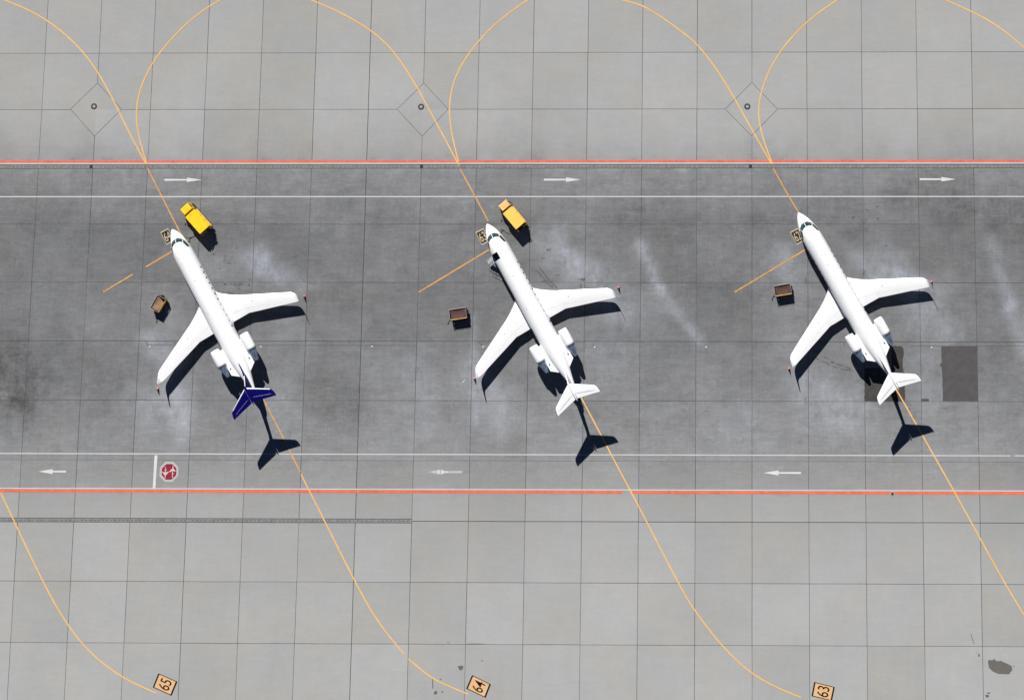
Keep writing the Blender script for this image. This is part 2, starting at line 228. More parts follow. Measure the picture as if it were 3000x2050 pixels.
vor = N.new('ShaderNodeTexVoronoi'); vor.feature = 'F1'; vor.inputs['Scale'].default_value = 0.75; 
mpv = N.new('ShaderNodeMapping'); mpv.inputs['Scale'].default_value = (0.8, 1.1, 1)
nv = N.new('ShaderNodeTexNoise'); nv.inputs['Scale'].default_value = 0.6; N.link(P, nv.inputs['Vector'])
va = N.new('ShaderNodeVectorMath', operation='MULTIPLY_ADD'); N.link(nv.outputs['Color'], va.inputs[0]); va.inputs[1].default_value = (2.4, 2.4, 0); N.link(P, va.inputs[2])
N.link(va.outputs[0], mpv.inputs[0]); N.link(mpv.outputs[0], vor.inputs['Vector'])
vs_ = N.new('ShaderNodeSeparateColor'); N.link(vor.outputs['Color'], vs_.inputs[0]); cell = vs_.outputs[0]
# brightness ramp across the stands (worn, oily concrete between the two drains)
ramp = N.new('ShaderNodeValToRGB'); ramp.color_ramp.interpolation = 'LINEAR'
N.link(N.mr(Yw, 8, -86, 0, 1), ramp.inputs[0])
def ry(y): return (8-y)/94
pts = [(8, 169), (-6, 171), (-12, 164), (-14.6, 156), (-15.8, 136), (-20, 130), (-24, 121), (-32, 121), (-40, 124), (-46, 132), (-53, 143), (-57.4, 152), (-58.2, 161), (-64, 169), (-72, 173), (-86, 173)]
cr = ramp.color_ramp
while len(cr.elements) < len(pts): cr.elements.new(0.5)
for e, (y, v) in zip(cr.elements, pts): e.position = ry(y); l = sl2((v/255,)*3)[0]*0.80; e.color = (l, l, l, 1)
base = ramp.outputs[0]
# per-slab tone
fx = N.math('FLOOR', N.math('DIVIDE', X, GA)); fy = N.math('FLOOR', N.math('DIVIDE', Y, GB))
cb = N.new('ShaderNodeCombineXYZ'); N.link(fx, cb.inputs[0]); N.link(fy, cb.inputs[1])
wn = N.new('ShaderNodeTexWhiteNoise', noise_dimensions='3D'); N.link(cb.outputs[0], wn.inputs[0])
dark = N.math('MULTIPLY', smooth(Yw, -13.0, -17.5), smooth(Yw, -60, -50), clamp=True)   # 1 inside the stand area
g1 = N.mr(wn.outputs['Value'], 0, 1, 0.945, 1.055)
g2 = N.mr(big, 0.3, 0.7, 0.95, 1.05)
amp = N.math('ADD', 0.27, N.math('MULTIPLY', dark, 0.82))
def dev(v, lo, hi, k): return N.math('MULTIPLY', N.math('MULTIPLY', N.math('SUBTRACT', v, 0.5), k), amp)
tot = N.math('ADD', N.math('ADD', dev(mid, 0, 0, 0.40), dev(fine, 0, 0, 0.46)), N.math('ADD', dev(strk, 0, 0, 0.42), dev(vst, 0, 0, 0.16)))
tot = N.math('ADD', tot, N.math('MULTIPLY', N.math('SUBTRACT', cell, 0.5), N.math('MULTIPLY', dark, 0.10)))
# rectangular smears left by brushing and scrubbing machines
bk = N.noise(P, 0.75, 6, 0.75, sx=0.9, sy=0.9, off=91); bk2 = N.noise(P, 2.6, 3, 0.6, sx=0.22, sy=1.9, off=17); bk3 = N.noise(P, 2.6, 3, 0.6, sx=1.9, sy=0.25, off=23)
sm = N.math('ADD', N.math('MULTIPLY', N.mr(bk2, 0.56, 0.66, 0, 1), 0.13), N.math('MULTIPLY', N.mr(bk3, 0.60, 0.70, 0, 1), -0.12))
tot = N.math('ADD', tot, N.math('MULTIPLY', N.math('ADD', sm, N.math('MULTIPLY', N.math('SUBTRACT', bk, 0.5), 0.35)), amp))
att = N.new('ShaderNodeAttribute', attribute_name='stain')
pn = N.noise(P, 0.50, 7, 0.72, sx=1.15, sy=0.85, off=44); pn2 = N.noise(P, 1.4, 5, 0.7, sx=1.5, sy=0.6, off=58)
pm = N.math('ADD', N.math('MULTIPLY', N.mr(pn, 0.38, 0.62, 0.0, 1.0), 0.75), N.math('ADD', N.math('MULTIPLY', N.mr(pn2, 0.35, 0.65, 0, 1), 0.40), N.math('MULTIPLY', cell, 0.25)))
sn = N.math('MULTIPLY', att.outputs['Fac'], N.math('ADD', 0.28, pm))
tot = N.math('ADD', tot, N.math('MULTIPLY', sn, 0.72))
gain = N.math('MULTIPLY', N.math('MULTIPLY', g1, g2), N.math('ADD', 1.0, tot))
tint = N.mix(N.mr(N.noise(P, 0.16, 3, 0.5, off=50), 0.38, 0.62, 0, 1), (1.005, 1.0, 0.945), (0.97, 0.995, 0.995))
tint = N.mix(N.math('MULTIPLY', N.mr(wn.outputs['Value'], 0, 1, 0, 1), 0.5), tint, (0.975, 0.995, 1.02))
tint = N.mix(N.math('MULTIPLY', dark, 0.7), tint, (0.955, 0.985, 1.045))
tint = N.mix(N.math('MULTIPLY', sn, 0.9, clamp=True), tint, (0.93, 0.985, 1.12))
sc1 = N.new('ShaderNodeVectorMath', operation='SCALE'); N.link(tint, sc1.inputs[0]); N.link(gain, sc1.inputs['Scale'])
col = N.mix(1.0, base, sc1.outputs[0], 'MULTIPLY')
# sparse fine specks and light scratches
sp = N.noise(P, 5.0, 3, 0.5, off=70); spk = N.mr(sp, 0.70, 0.75, 0, 0.45)
spk2 = N.math('MULTIPLY', spk, dark); col = N.mix(spk2, col, (0.035, 0.035, 0.04))
scr = N.noise(P, 1.3, 3, 0.5, sx=0.45, sy=5.0, off=12); col = N.mix(N.math('MULTIPLY', N.mr(scr, 0.69, 0.78, 0, 0.26), N.math('ADD', 0.25, dark)), col, (0.36, 0.37, 0.39))
N.link(col, gbs.inputs['Base Color']); gbs.inputs['Roughness'].default_value = 0.9; gbs.inputs['Specular IOR Level'].default_value = 0.2
bp = N.new('ShaderNodeBump'); bp.inputs['Strength'].default_value = 0.25; bp.inputs['Distance'].default_value = 0.02; N.link(fine, bp.inputs['Height']); N.link(bp.outputs[0], gbs.inputs['Normal'])
g = link('ground', gb, GM); tag(g, 'grey concrete slab apron, darker and stained where the aircraft stand', kind='structure')

# ------------------------------------------------------------------ slab joints
def jm(name, col):
    return mat(name, col, 0.9, var=0.35, vs=0.6)
M_j = jm('joint_sealant', (0.048, 0.050, 0.053)); M_jd = jm('joint_sealant_dark', (0.018, 0.019, 0.021))
M_jl = jm('joint_sealant_light', (0.085, 0.088, 0.092))
jb = bmesh.new(); jd = bmesh.new(); jl = bmesh.new()
dm = {(1, 1): 0, (7, 1): 1, (13, 1): 2}
rnd = random.Random(3)
for j in range(-3, 22):
    for i in range(-3, 14):
        xa, ya = j*GA, -i*GB; gone = dict(dm)
        # vertical piece from row i to i+1
        y0, y1 = ya, ya-GB
        top = dm.get((j, i)); bot = dm.get((j, i+1))
        if top is not None: y0 = D['diam'][top][2][1]
        if bot is not None: y1 = D['diam'][bot][0][1]
        if i == 2: y0 = D['dr_up'][1]
        if i == 1: y1 = D['red_up'][0] if j != 6 else D['red_up'][0]
        if j <= 6 and i == 8: y0 = D['dr_dn'][1]
        if j <= 6 and i == 7: y1 = D['dr_dn'][0]
        w = 0.058+rnd.uniform(-.008, .012); t = jb
        if j == 6: t, w = jd, 0.075
        elif j == 3 and i >= 7: t, w = jd, 0.06
        elif rnd.random() < .25: t = jl
        jj = [Vector((xa+rnd.uniform(-.012, .012), y0+(y1-y0)*q/3)) for q in range(4)]
        ribbon(t, jj, w, 0.004)
        # horizontal piece from col j to j+1
        if i == 2: continue
        if i == 8 and j < 6: continue
        x0, x1 = xa, xa+GA
        a = dm.get((j, i)); b = dm.get((j+1, i))
        if a is not None: x0 = D['diam'][a][1][0]
        if b is not None: x1 = D['diam'][b][3][0]
        w = 0.05+rnd.uniform(-.008, .01); t = jb
        if i == 8: t, w = jd, 0.075
        elif i == 5: w = 0.07
        elif i == 7: w = 0.04; t = jl
        elif rnd.random() < .2: t = jl
        jj = [Vector((x0+(x1-x0)*q/3, ya+rnd.uniform(-.012, .012))) for q in range(4)]
        ribbon(t, jj, w, 0.0044)
for q in D['diam']:
    ribbon(jb, [q[0], q[1]], 0.05, 0.0048); ribbon(jb, [q[1], q[2]], 0.05, 0.0052); ribbon(jb, [q[2], q[3]], 0.05, 0.0048); ribbon(jb, [q[3], q[0]], 0.05, 0.0052)
for xa, xb in ((16.0, 52.2), (118.0, 134.0)): ribbon(jb, [(xa, -39.0), (xb, -39.0)], 0.045, 0.0048)
tag(link('slab_joints', jb, M_j), 'thin dark joints between the concrete slabs', kind='structure')
tag(link('slab_joints', jd, M_jd), 'wider black construction joints of the apron', kind='structure')
tag(link('slab_joints', jl, M_jl), 'faded grey joints between concrete slabs', kind='structure')

# ------------------------------------------------------------------ patches and stains on the concrete
M_patch = mat('asphalt_patch', (0.072, 0.070, 0.072), 0.95, var=0.22, vs=1.1, bump=0.2); M_patch2 = mat('worn_asphalt_patch', (0.050, 0.046, 0.043), 0.95, var=0.4, vs=1.3, bump=0.2)
M_oil = mat('oil_stain', (0.115, 0.108, 0.10), 0.85, var=0.12, vs=2)
def flat(name, pts, z, m, label=None, cat=None, group=None, kind=None, rough=0):
    bm = bmesh.new()
    if rough:
        Q = []
        for a, b in zip(pts, pts[1:]+pts[:1]):
            n = max(1, int(math.dist(a, b)/0.25))
            for k in range(n):
                t = k/n; Q.append((a[0]+(b[0]-a[0])*t+random.uniform(-rough, rough)*(k > 0), a[1]+(b[1]-a[1])*t+random.uniform(-rough, rough)*(k > 0)))
        pts = Q
    poly(bm, pts, z); bmesh.ops.triangulate(bm, faces=bm.faces[:]); o = link(name, bm, m); return tag(o, label, cat, group, kind)
flat('repair_patch', D['patch1'], 0.006, M_patch, 'tall rectangular dark asphalt patch right of the white jet on stand 62', 'asphalt patch', rough=0.03)
flat('repair_patch', D['patch2'], 0.006, M_patch2, 'worn dark asphalt patch under the tail of the jet on stand 62', 'asphalt patch', rough=0.06)
flat('repair_patch', D['patch3'], 0.006, M_patch, 'tiny dark rectangular patch between the two large asphalt patches', 'asphalt patch')
flat('oil_stain', D['oil'], 0.006, M_oil, 'large brown-grey oil stain near the bottom right corner', 'stain')
for k, q in enumerate(D['oils']):
    flat('oil_spot', q, 0.0064, M_oil, kind='structure', label='small dark oil spots on the light concrete')

# tyre scuffs, scribbled marks and the cracks running to the grounding studs
M_scf = paintmat('tyre_rubber_marks', (0.15, 0.15, 0.155), 0.45, 0.2); M_mark = mat('black_scribble', (0.055, 0.055, 0.058), 0.9, var=0.5, vs=4)
for k, L_ in enumerate(D['scuffs']):
    bm = bmesh.new(); ribbon(bm, catmull(L_, 6), 0.20, 0.0074+0.0002*k); tag(link('tyre_scuff', bm, M_scf), 'faint dark tyre scuffs near the aircraft', kind='structure')
bm = bmesh.new()
for k, L_ in enumerate(D['cracks']): ribbon(bm, catmull(L_, 4), 0.045, 0.0084, jit=.01)
for (x, y, sx_, sy_, n_) in D['scribbles']:
    for _ in range(n_):
        px_, py_ = x+rnd.uniform(-1, 1)*sx_, y+rnd.uniform(-1, 1)*sy_; a_ = rnd.choice([0, 0, 1.5, .6]); l_ = rnd.uniform(.04, .20); w_ = rnd.uniform(.015, .045)
        poly(bm, [(px_+l_*math.cos(t)*math.cos(a_)-w_*math.sin(t)*math.sin(a_), py_+l_*math.cos(t)*math.sin(a_)+w_*math.sin(t)*math.cos(a_)) for t in (0, 1.1, 2.3, 3.3, 4.2, 5.4)], 0.009+rnd.random()*.003)
tag(link('ground_marks', bm, M_mark), 'small black marks and cracks on the concrete', kind='structure')

# ------------------------------------------------------------------ drains
M_drain = mat('drain_channel_concrete', (0.20, 0.21, 0.208), 0.9, var=0.3, vs=1.3); M_drain_e = mat('drain_edge', (0.038, 0.040, 0.044), 0.8, var=0.2)
M_slot = mat('drain_slot_dark', (0.02, 0.021, 0.023), 0.8, var=0.2); M_grate = mat('drain_cover_iron', (0.035, 0.037, 0.045), 0.6, metal=0.4, var=0.2)
def drain(y0, y1, x0, x1, label, sq):
    root = empty('drain_channel', ((x0+x1)/2, (y0+y1)/2, 0), label=label, cat='drain')
    cx, cy = root.location.x, root.location.y
    bm = bmesh.new(); poly(bm, [(x0-cx, y0-cy), (x1-cx, y0-cy), (x1-cx, y1-cy), (x0-cx, y1-cy)], 0.006); link('channel', bm, M_drain, root)
    bm = bmesh.new()
    for y in (y0, y1): poly(bm, [(x0-cx, y-cy-.035), (x1-cx, y-cy-.035), (x1-cx, y-cy+.035), (x0-cx, y-cy+.035)], 0.009)
    link('edge', bm, M_drain_e, root)
    bm = bmesh.new(); x = x0+0.3; yc = (y0+y1)/2-cy
    while x < x1-.4:
        if not any(abs(x-s) < 0.8 for s in sq) and rnd.random() > .04: poly(bm, [(x-cx, yc-.028), (x-cx+.26, yc-.028), (x-cx+.26, yc+.028), (x-cx, yc+.028)], 0.010)
        x += 0.545
    link('slot', bm, M_slot, root)['kind'] = 'stuff'
    for s in sq:
        bm = bmesh.new(); box(bm, (s-cx, yc, 0.011), (0.42, abs(y1-y0)-.04, 0.018), bev=.004)
        for t in range(5): box(bm, (s-cx-.15+.075*t, yc, 0.024), (0.03, abs(y1-y0)-.1, 0.012))
        link('cover', bm, M_grate, root)
drain(*D['dr_up'], -30, 165, 'long slotted drain channel running beside the upper red line', D['dr_sq'])
drain(*D['dr_dn'], -30, D['dr_dn_end'], 'shorter slotted drain channel below the lower red line, ending at mid apron', [])

# ------------------------------------------------------------------ painted lines
YEL = (0.92, 0.55, 0.185); YELd = (0.80, 0.41, 0.12)
M_yel = paintmat('yellow_line_paint', YEL, 0.02, 0.12, edge=(0.88, 0.48, 0.14)); M_yel2 = paintmat('worn_yellow_line_paint', YELd, 0.22, 0.2, edge=(0.62, 0.34, 0.14))
M_red = paintmat('red_line_paint', (0.84, 0.175, 0.095), 0.08, 0.16, edge=(0.86, 0.20, 0.125)); M_wht = paintmat('white_line_paint', (0.64, 0.65, 0.67), 0.06, 0.1); M_wht2 = paintmat('worn_white_paint', (0.72, 0.73, 0.74), 0.42, 0.1)
M_wht3 = paintmat('white_paint_solid', (0.72, 0.73, 0.74), 0.0, 0.06)
def yline(keys, mats, label, w=0.17, ext=(0, 0), z=0.016):
    root = empty('guide_line', (*D['lines'][keys[0]][0], 0), label=label, cat='painted line', group='yellow guide lines')
    o = root.location
    for n, (k, m) in enumerate(zip(keys, mats)):
        pts = [Vector(p) for p in D['lines'][k]]
        if ext[0] and n == 0: pts = [pts[0]+(pts[0]-pts[1]).normalized()*ext[0]]+pts
        if ext[1] and n == len(keys)-1: pts = pts+[pts[-1]+(pts[-1]-pts[-2]).normalized()*ext[1]]
        # drop digitising noise
        for _ in range(2): pts = [pts[0]]+[(a+b*2+c)/4 for a, b, c in zip(pts, pts[1:], pts[2:])]+[pts[-1]] if len(pts) > 5 else pts
        bm = bmesh.new(); ribbon(bm, [(p.x-o.x, p.y-o.y) for p in catmull(pts, 5)], w, z)
        link('line_piece', bm, m, root)
    return root
yline(['l64a', 'l64a2'], [M_yel, M_yel2], 'yellow lead-in line of the blue-tailed jet, sweeping in from the top left corner', ext=(6, 1.5))
yline(['l64b'], [M_yel], 'yellow turn line bulging left above the blue-tailed jet', ext=(5, 0), z=0.019)
yline(['l64t', 'l64t2', 'l64t3'], [M_yel2, M_yel, M_yel], 'yellow line running from the blue tail down to painted 64', ext=(1.2, 0))
yline(['l63a', 'l63a2'], [M_yel, M_yel2], 'yellow lead-in line of the middle jet, sweeping in from top centre left', ext=(6, 0))
yline(['l63b'], [M_yel], 'yellow turn line bulging left above the middle jet', ext=(6, 0), z=0.019)
yline(['l63t'], [M_yel], 'yellow line running from the tail of the middle jet down toward painted 63', ext=(1.2, 0))
yline(['l62a', 'l62a2'], [M_yel, M_yel2], 'yellow lead-in line of the right-hand jet, crossing a manhole diamond', ext=(6, 1))
yline(['l62b'], [M_yel], 'yellow turn line bulging left above the right-hand jet', ext=(6, 0), z=0.019)
yline(['l62t'], [M_yel], 'yellow line running from the tail of the right-hand jet off the right edge', ext=(1.5, 12))
yline(['l61a'], [M_yel], 'short yellow arc cutting the top right corner', ext=(6, 14))
yline(['l65t'], [M_yel], 'yellow curve in the bottom left corner ending beside painted 65', ext=(0, 0))
yline(['s64x', 's64y'], [M_yel2, M_yel2], 'broken yellow side line left of the blue-tailed jet nose', w=0.19)
yline(['s63'], [M_yel2], 'slanting yellow side line left of the middle jet nose', w=0.19)
yline(['s62'], [M_yel2], 'slanting yellow side line left of the right-hand jet nose', w=0.19)
def stripe(name, ya, yb, x0, x1, m, label, z):
    bm = bmesh.new(); n = 40
    for k in range(n): a, b = x0+(x1-x0)*k/n, x0+(x1-x0)*(k+1)/n; poly(bm, [(a, ya), (b, ya), (b, yb), (a, yb)], z)
    bmesh.ops.remove_doubles(bm, verts=bm.verts[:], dist=1e-4)
    return tag(link(name, bm, m), label, 'painted line')
stripe('red_line', *D['red_up'], -30, 165, M_red, 'wide red line just above the upper drain', 0.011)
stripe('white_line', *D['wh_up'], -30, 165, M_wht, 'white line hugging the upper red line', 0.012)
stripe('white_line', *D['wh2'], -30, 165, M_wht, 'thin white line between the upper arrows and the yellow trucks', 0.012)
stripe('white_line', *D['wh3'], -30, D['wh3_end'], M_wht, 'thin white line under the tail shadows', 0.012)
stripe('white_line', *D['wh3'], D['wh3_end']+.6, 165, M_wht, 'short end of thin white line restarting at the right edge', 0.012)
stripe('white_line', *D['wh4'], -30, 165, M_wht, 'white line hugging the lower red line', 0.012)
stripe('red_line', *D['red_dn'], -30, D['red_gap'][0], M_red, 'lower red line, left part up to the gap', 0.011)
stripe('red_line', *D['red_dn'], D['red_gap'][1], 165, M_red, 'lower red line, right part after the gap', 0.011)
flat('stop_bar', D['bar'], 0.0135, M_wht3, 'short thick white bar beside the red octagon', 'painted bar', rough=0.015)

AL = ['white arrow on the road above the blue-tailed jet, pointing right', 'white arrow on the road above the middle yellow truck, pointing right', 'white arrow on the road near the top right, pointing right',
      'white arrow left of the red octagon, pointing left', 'badly worn white arrow below the middle jet, pointing left', 'white arrow below left of the right-hand jet, pointing left']
for k, (a, b) in enumerate(D['arrows']):
    d = 1 if b[0] > a[0] else -1; L = abs(b[0]-a[0]); y = (a[1]+b[1])/2
    hl = L*(0.40 if k != 3 else 0.52); hw = 0.30 if k < 3 else 0.32; sw0 = 0.13; sw1 = 0.10
    xh = b[0]-d*hl
    pts = [(a[0], y+sw0), (xh, y+sw1), (xh, y+hw), (b[0], y), (xh, y-hw), (xh, y-sw1), (a[0], y-sw0)]
    bm = bmesh.new()
    if k == 4:   # the worn arrow survives only in transverse bands
        xx = 0.0; r5 = random.Random(11)
        def half(s): return (sw0 if s < L-hl else hw*(L-s)/hl)
        up_ = []
        while xx < L-.05:
            st = 0.10+r5.random()*(0.5 if 1.1 < xx < 3.0 else .16); e = min(L-.01, xx+st)
            up_ += [(xx, half(xx)), (e, half(e)), (e, .012)]
            xx = e+0.04+r5.random()*(0.06 if xx < 3 else .14); up_.append((min(xx, L), .012))
        poly(bm, [(a[0]+d*s, y+h_) for s, h_ in up_]+[(a[0]+d*s, y-h_) for s, h_ in up_[::-1]], 0.0135)
    else: poly(bm, pts, 0.0135)
    bmesh.ops.triangulate(bm, faces=bm.faces[:])
    tag(link('direction_arrow', bm, M_wht3 if k != 4 else M_wht), AL[k], 'painted arrow', 'direction arrows on the service roads')

# stand numbers
def text_mesh(s, size, xs_=1.0, off=0.0):
    cu = bpy.data.curves.new('t', 'FONT'); cu.body = s; cu.size = size; cu.align_x = 'CENTER'; cu.align_y = 'CENTER'; cu.offset = off; cu.space_character = 0.98
    o = bpy.data.objects.new('t', cu); C.objects.link(o); bpy.context.view_layer.update()
    dg = bpy.context.evaluated_depsgraph_get(); me = bpy.data.meshes.new_from_object(o.evaluated_get(dg)); bpy.data.objects.remove(o)
    xsb = [v.co.x for v in me.vertices]; ysb = [v.co.y for v in me.vertices]; cx, cy = (min(xsb)+max(xsb))/2, (min(ysb)+max(ysb))/2
    for v in me.vertices: v.co.x = (v.co.x-cx)*xs_; v.co.y -= cy
    return me, max(xsb)-min(xsb), max(ysb)-min(ysb)
def number(key, txt, up, fit_h, fit_w, mb, mf, mt, label, brd_long, brd_short, shift=(0, 0)):
    q = [Vector(p) for p in D['boxes'][key]]; c = sum(q, Vector((0, 0)))/4
    root = empty('stand_number', (*c, 0), label=label, cat='painted number', group='painted stand numbers')
    q = [p-c for p in q]; e1 = (q[1]-q[0]); e2 = (q[3]-q[0]); la, lb = e1.length, e2.length
    bm = bmesh.new(); poly(bm, q, 0.021); link('border', bm, mb, root)
    # long axis borders are thicker at the two ends
    if la > lb: fa, fb = brd_long/la, brd_short/lb
    else: fa, fb = brd_short/la, brd_long/lb
    I = lambda s, t: q[0]*(1-s)*(1-t)+q[1]*s*(1-t)+q[2]*s*t+q[3]*(1-s)*t
    bm = bmesh.new(); poly(bm, [I(fa, fb), I(1-fa, fb), I(1-fa, 1-fb), I(fa, 1-fb)], 0.025); link('panel', bm, mf, root)
    me, w, h = text_mesh(txt, 1.0, off=0.004); up = Vector(up).normalized(); rt = Vector((up.y, -up.x))
    for v in me.vertices:
        a, b = v.co.x*fit_w/w, v.co.y*fit_h/h; p = rt*(a+shift[0])+up*(b+shift[1]); v.co = (p.x, p.y, 0.029)
    me.materials.clear(); me.materials.append(mt); o = bpy.data.objects.new('digits', me); C.objects.link(o); o.parent = root
def tailv(k, a, b): p, q = D['boxes'][k][a], D['boxes'][k][b]; return (p[0]-q[0], p[1]-q[1])
M_brown = paintmat('dark_brown_paint', (0.045, 0.034, 0.023), 0.03, 0.2); M_beige = paintmat('beige_paint', (0.58, 0.50, 0.36), 0.03, 0.12)
M_peach = paintmat('peach_paint', (0.80, 0.50, 0.255), 0.0, 0.07); M_black = paintmat('black_paint', (0.012, 0.011, 0.013), 0.0, 0.2); M_brn2 = paintmat('brown_black_paint', (0.022, 0.008, 0.005), 0.0, 0.1)
for k, t, lb in (('n64', '64', 'brown painted 64 with pale border beside the nose of the blue-tailed jet'), ('n63', '63', 'brown painted 63 with pale border beside the nose of the middle jet'), ('n62', '62', 'brown painted 62 with pale border beside the nose of the right-hand jet')):
    number(k, t, tailv(k, 0, 3), 1.22, 0.86, M_beige, M_brown, M_beige, lb, 0.16, 0.07)
for k, t, lb in (('m65', '65', 'orange painted 65 with black border near the bottom left'), ('m64', '64', 'orange painted 64 with black border at bottom centre'), ('m63', '63', 'orange painted 63 with black border near the bottom right')):
    number(k, t, tailv(k, 0, 1), 1.55, 1.28, M_black, M_peach, M_brn2, lb, 0.20, 0.09)

# octagon marking
oc = sum((Vector(p) for p in D['oct_in']), Vector((0, 0)))/8
ro = empty('octagon_marking', (*oc, 0), label='red octagon with two white aeroplane symbols painted on the lower road', cat='painted sign')
def rel(pts): return [(p[0]-oc.x, p[1]-oc.y) for p in pts]
M_ocw = paintmat('pale_grey_paint', (0.52, 0.54, 0.53), 0.08, 0.1); M_ocr = paintmat('crimson_paint', (0.32, 0.028, 0.05), 0.04, 0.18); M_ocp = paintmat('pinkish_white_paint', (0.72, 0.58, 0.56), 0.0, 0.08)
bm = bmesh.new(); poly(bm, rel(D['oct_out']), 0.014); link('border', bm, M_ocw, ro)
bm = bmesh.new(); poly(bm, [(x*1.06, y*1.06) for x, y in rel(D['oct_in'])], 0.018); link('inner_border', bm, M_ocp, ro)
bm = bmesh.new(); poly(bm, rel(D['oct_in']), 0.022); link('panel', bm, M_ocr, ro)
for s, dd in (('jetA', 'dotsA'), ('jetB', 'dotsB')):
    bm = bmesh.new(); poly(bm, rel(D[s]), 0.026)
    for p in rel(D[dd]): poly(bm, [(p[0]+.06*math.cos(t*math.pi/3), p[1]+.09*math.sin(t*math.pi/3)) for t in range(6)], 0.026)
    bmesh.ops.triangulate(bm, faces=bm.faces[:]); link('aeroplane_symbol', bm, M_ocp, ro)

# manholes, studs
M_iron = mat('cast_iron', (0.055, 0.056, 0.058), 0.65, metal=0.5, var=0.25, vs=8); M_lid = mat('concrete_lid', (0.30, 0.31, 0.30), 0.9, var=0.12, vs=5)
ML = ['round manhole in the left-hand slab diamond', 'round manhole in the middle slab diamond', 'round manhole in the right-hand slab diamond']
for k, p in enumerate(D['rings']):
    r = empty('manhole', (*p, 0), label=ML[k], cat='manhole', group='round manholes in the slab diamonds')
    bm = bmesh.new(); lathe(bm, [(0, .42), (.018, .415), (.022, .40), (.022, .21), (.012, .20)], 'z', 40)
    for t in range(24):
        a = t*math.pi/12; box(bm, (.31*math.cos(a), .31*math.sin(a), .024), (.13, .02, .006), rz=a)
    link('rim', bm, M_iron, r, smooth=30)
    bm = bmesh.new(); lathe(bm, [(0.004, .20), (.013, .20), (.0135, .001)], 'z', 32, close=True); link('lid', bm, M_lid, r)
p = D['dot'][0]; r = empty('hydrant_pit', (*p, 0), label='small round pit cover with pale rim on the lower red line', cat='pit cover')
bm = bmesh.new(); lathe(bm, [(0.012, .27), (.026, .265), (.026, .19)], 'z', 32); link('rim', bm, M_lid, r)
bm = bmesh.new(); lathe(bm, [(0.014, .19), (.024, .185), (.026, .001)], 'z', 32, close=True); link('lid', bm, M_iron, r)
M_stud = mat('white_stud', (0.60, 0.62, 0.63), 0.4, var=0.05)
SL = ['white ground stud left of the blue-tailed jet, under its wing tip side', 'white ground stud right of the blue-tailed jet engine', 'white ground stud below the left wing of the middle jet', 'white ground stud right of the middle jet engine',
      'lone white ground stud between the blue-tailed and middle jets', 'lone white ground stud between the middle and right-hand jets', 'white ground stud left of the tall asphalt patch']
for k, p in enumerate(D['studs']):
    bm = bmesh.new(); lathe(bm, [(0, .105), (.03, .10), (.045, .07), (.05, .001)], 'z', 16, close=True)
    for t in range(4): a = t*math.pi/2+.3; box(bm, (.09*math.cos(a), .09*math.sin(a), .045), (.035, .035, .02), rz=a)
    o = link('ground_stud', bm, M_stud, loc=(*p, 0.004), smooth=30); tag(o, SL[k], 'ground stud', 'white grounding studs')
bm = bmesh.new(); box(bm, (0, 0, .02), (.34, .1, .025), rz=1.0, bev=.008); box(bm, (.12, .14, .03), (.16, .09, .03), rz=.8, bev=.008)
tag(link('litter', bm, M_stud, loc=(*D['litter'][0], 0.004)), 'scrap of white litter left of the middle jet wing tip', 'litter')

# ------------------------------------------------------------------ traffic cones
M_cone = mat('cone_orange', (0.62, 0.075, 0.045), 0.45, var=0.08); M_rub = mat('black_rubber', (0.02, 0.02, 0.021), 0.8, var=0.2); M_band = mat('reflective_band', (0.72, 0.72, 0.70), 0.35, var=0.05)
def cone(loc, label, first=[None]):
    if first[0] is None:
        r = empty('traffic_cone', (*loc, 0), cat='traffic cone', label=label, group='traffic cones at the wing tips')
        bm = bmesh.new(); box(bm, (0, 0, .03), (.34, .34, .05), bev=.015); link('base', bm, M_cone, r)
        bm = bmesh.new(); lathe(bm, [(.05, .17), (.09, .155), (.70, .035), (.72, .03), (.72, .001)], 'z', 20); link('cone_body', bm, M_cone, r, smooth='all')
        bm = bmesh.new(); lathe(bm, [(.30, .118), (.42, .094)], 'z', 20); link('band', bm, M_band, r, smooth='all')
        first[0] = r; return r
    r = first[0].copy(); C.objects.link(r); r.location = (*loc, 0); r.rotation_euler.z = random.uniform(0, 1.5); r['label'] = label
    for ch in first[0].children: c = ch.copy(); C.objects.link(c); c.parent = r
    return r
CL = ['orange cone off the right wing tip of the blue-tailed jet', 'orange cone below the left wing tip of the blue-tailed jet', 'orange cone off the right wing tip of the middle jet', 'orange cone at the left wing tip of the middle jet',
      'orange cone touching the right wing tip of the right-hand jet', 'orange cone beside the left wing tip of the right-hand jet']
for p, l in zip(D['cones'], CL): cone(p, l)
# ------------------------------------------------------------------ regional jets
M_white = mat('white_aircraft_paint', (0.80, 0.81, 0.82), 0.32, var=0.035, vs=0.9, coat=0.3)
M_seam = mat('panel_seam_grey', (0.52, 0.54, 0.57), 0.6, var=0.1); M_line = mat('control_surface_gap', (0.16, 0.17, 0.19), 0.7, var=0.1)
M_navy = mat('navy_blue_paint', (0.0025, 0.0015, 0.088), 0.5, var=0.15, vs=1.2, spec=0.06)
M_metal = mat('bare_aluminium', (0.80, 0.81, 0.83), 0.42, metal=0.5, var=0.06, vs=4); M_exh = mat('exhaust_metal', (0.30, 0.38, 0.50), 0.42, metal=0.75, var=0.35, vs=2.5)
M_glass = mat('cockpit_glass', (0.015, 0.040, 0.045), 0.06, var=0.3, vs=2.0, coat=1.0, spec=1.0); M_pane = mat('cabin_window_glass', (0.012, 0.013, 0.016), 0.12, var=0.1, coat=0.5)
M_dark = mat('dark_opening', (0.008, 0.009, 0.011), 0.8, var=0.2); M_tyre = mat('tyre_rubber', (0.018, 0.018, 0.019), 0.85, var=0.2); M_gear = mat('landing_gear_metal', (0.45, 0.46, 0.48), 0.4, metal=0.6, var=0.1)
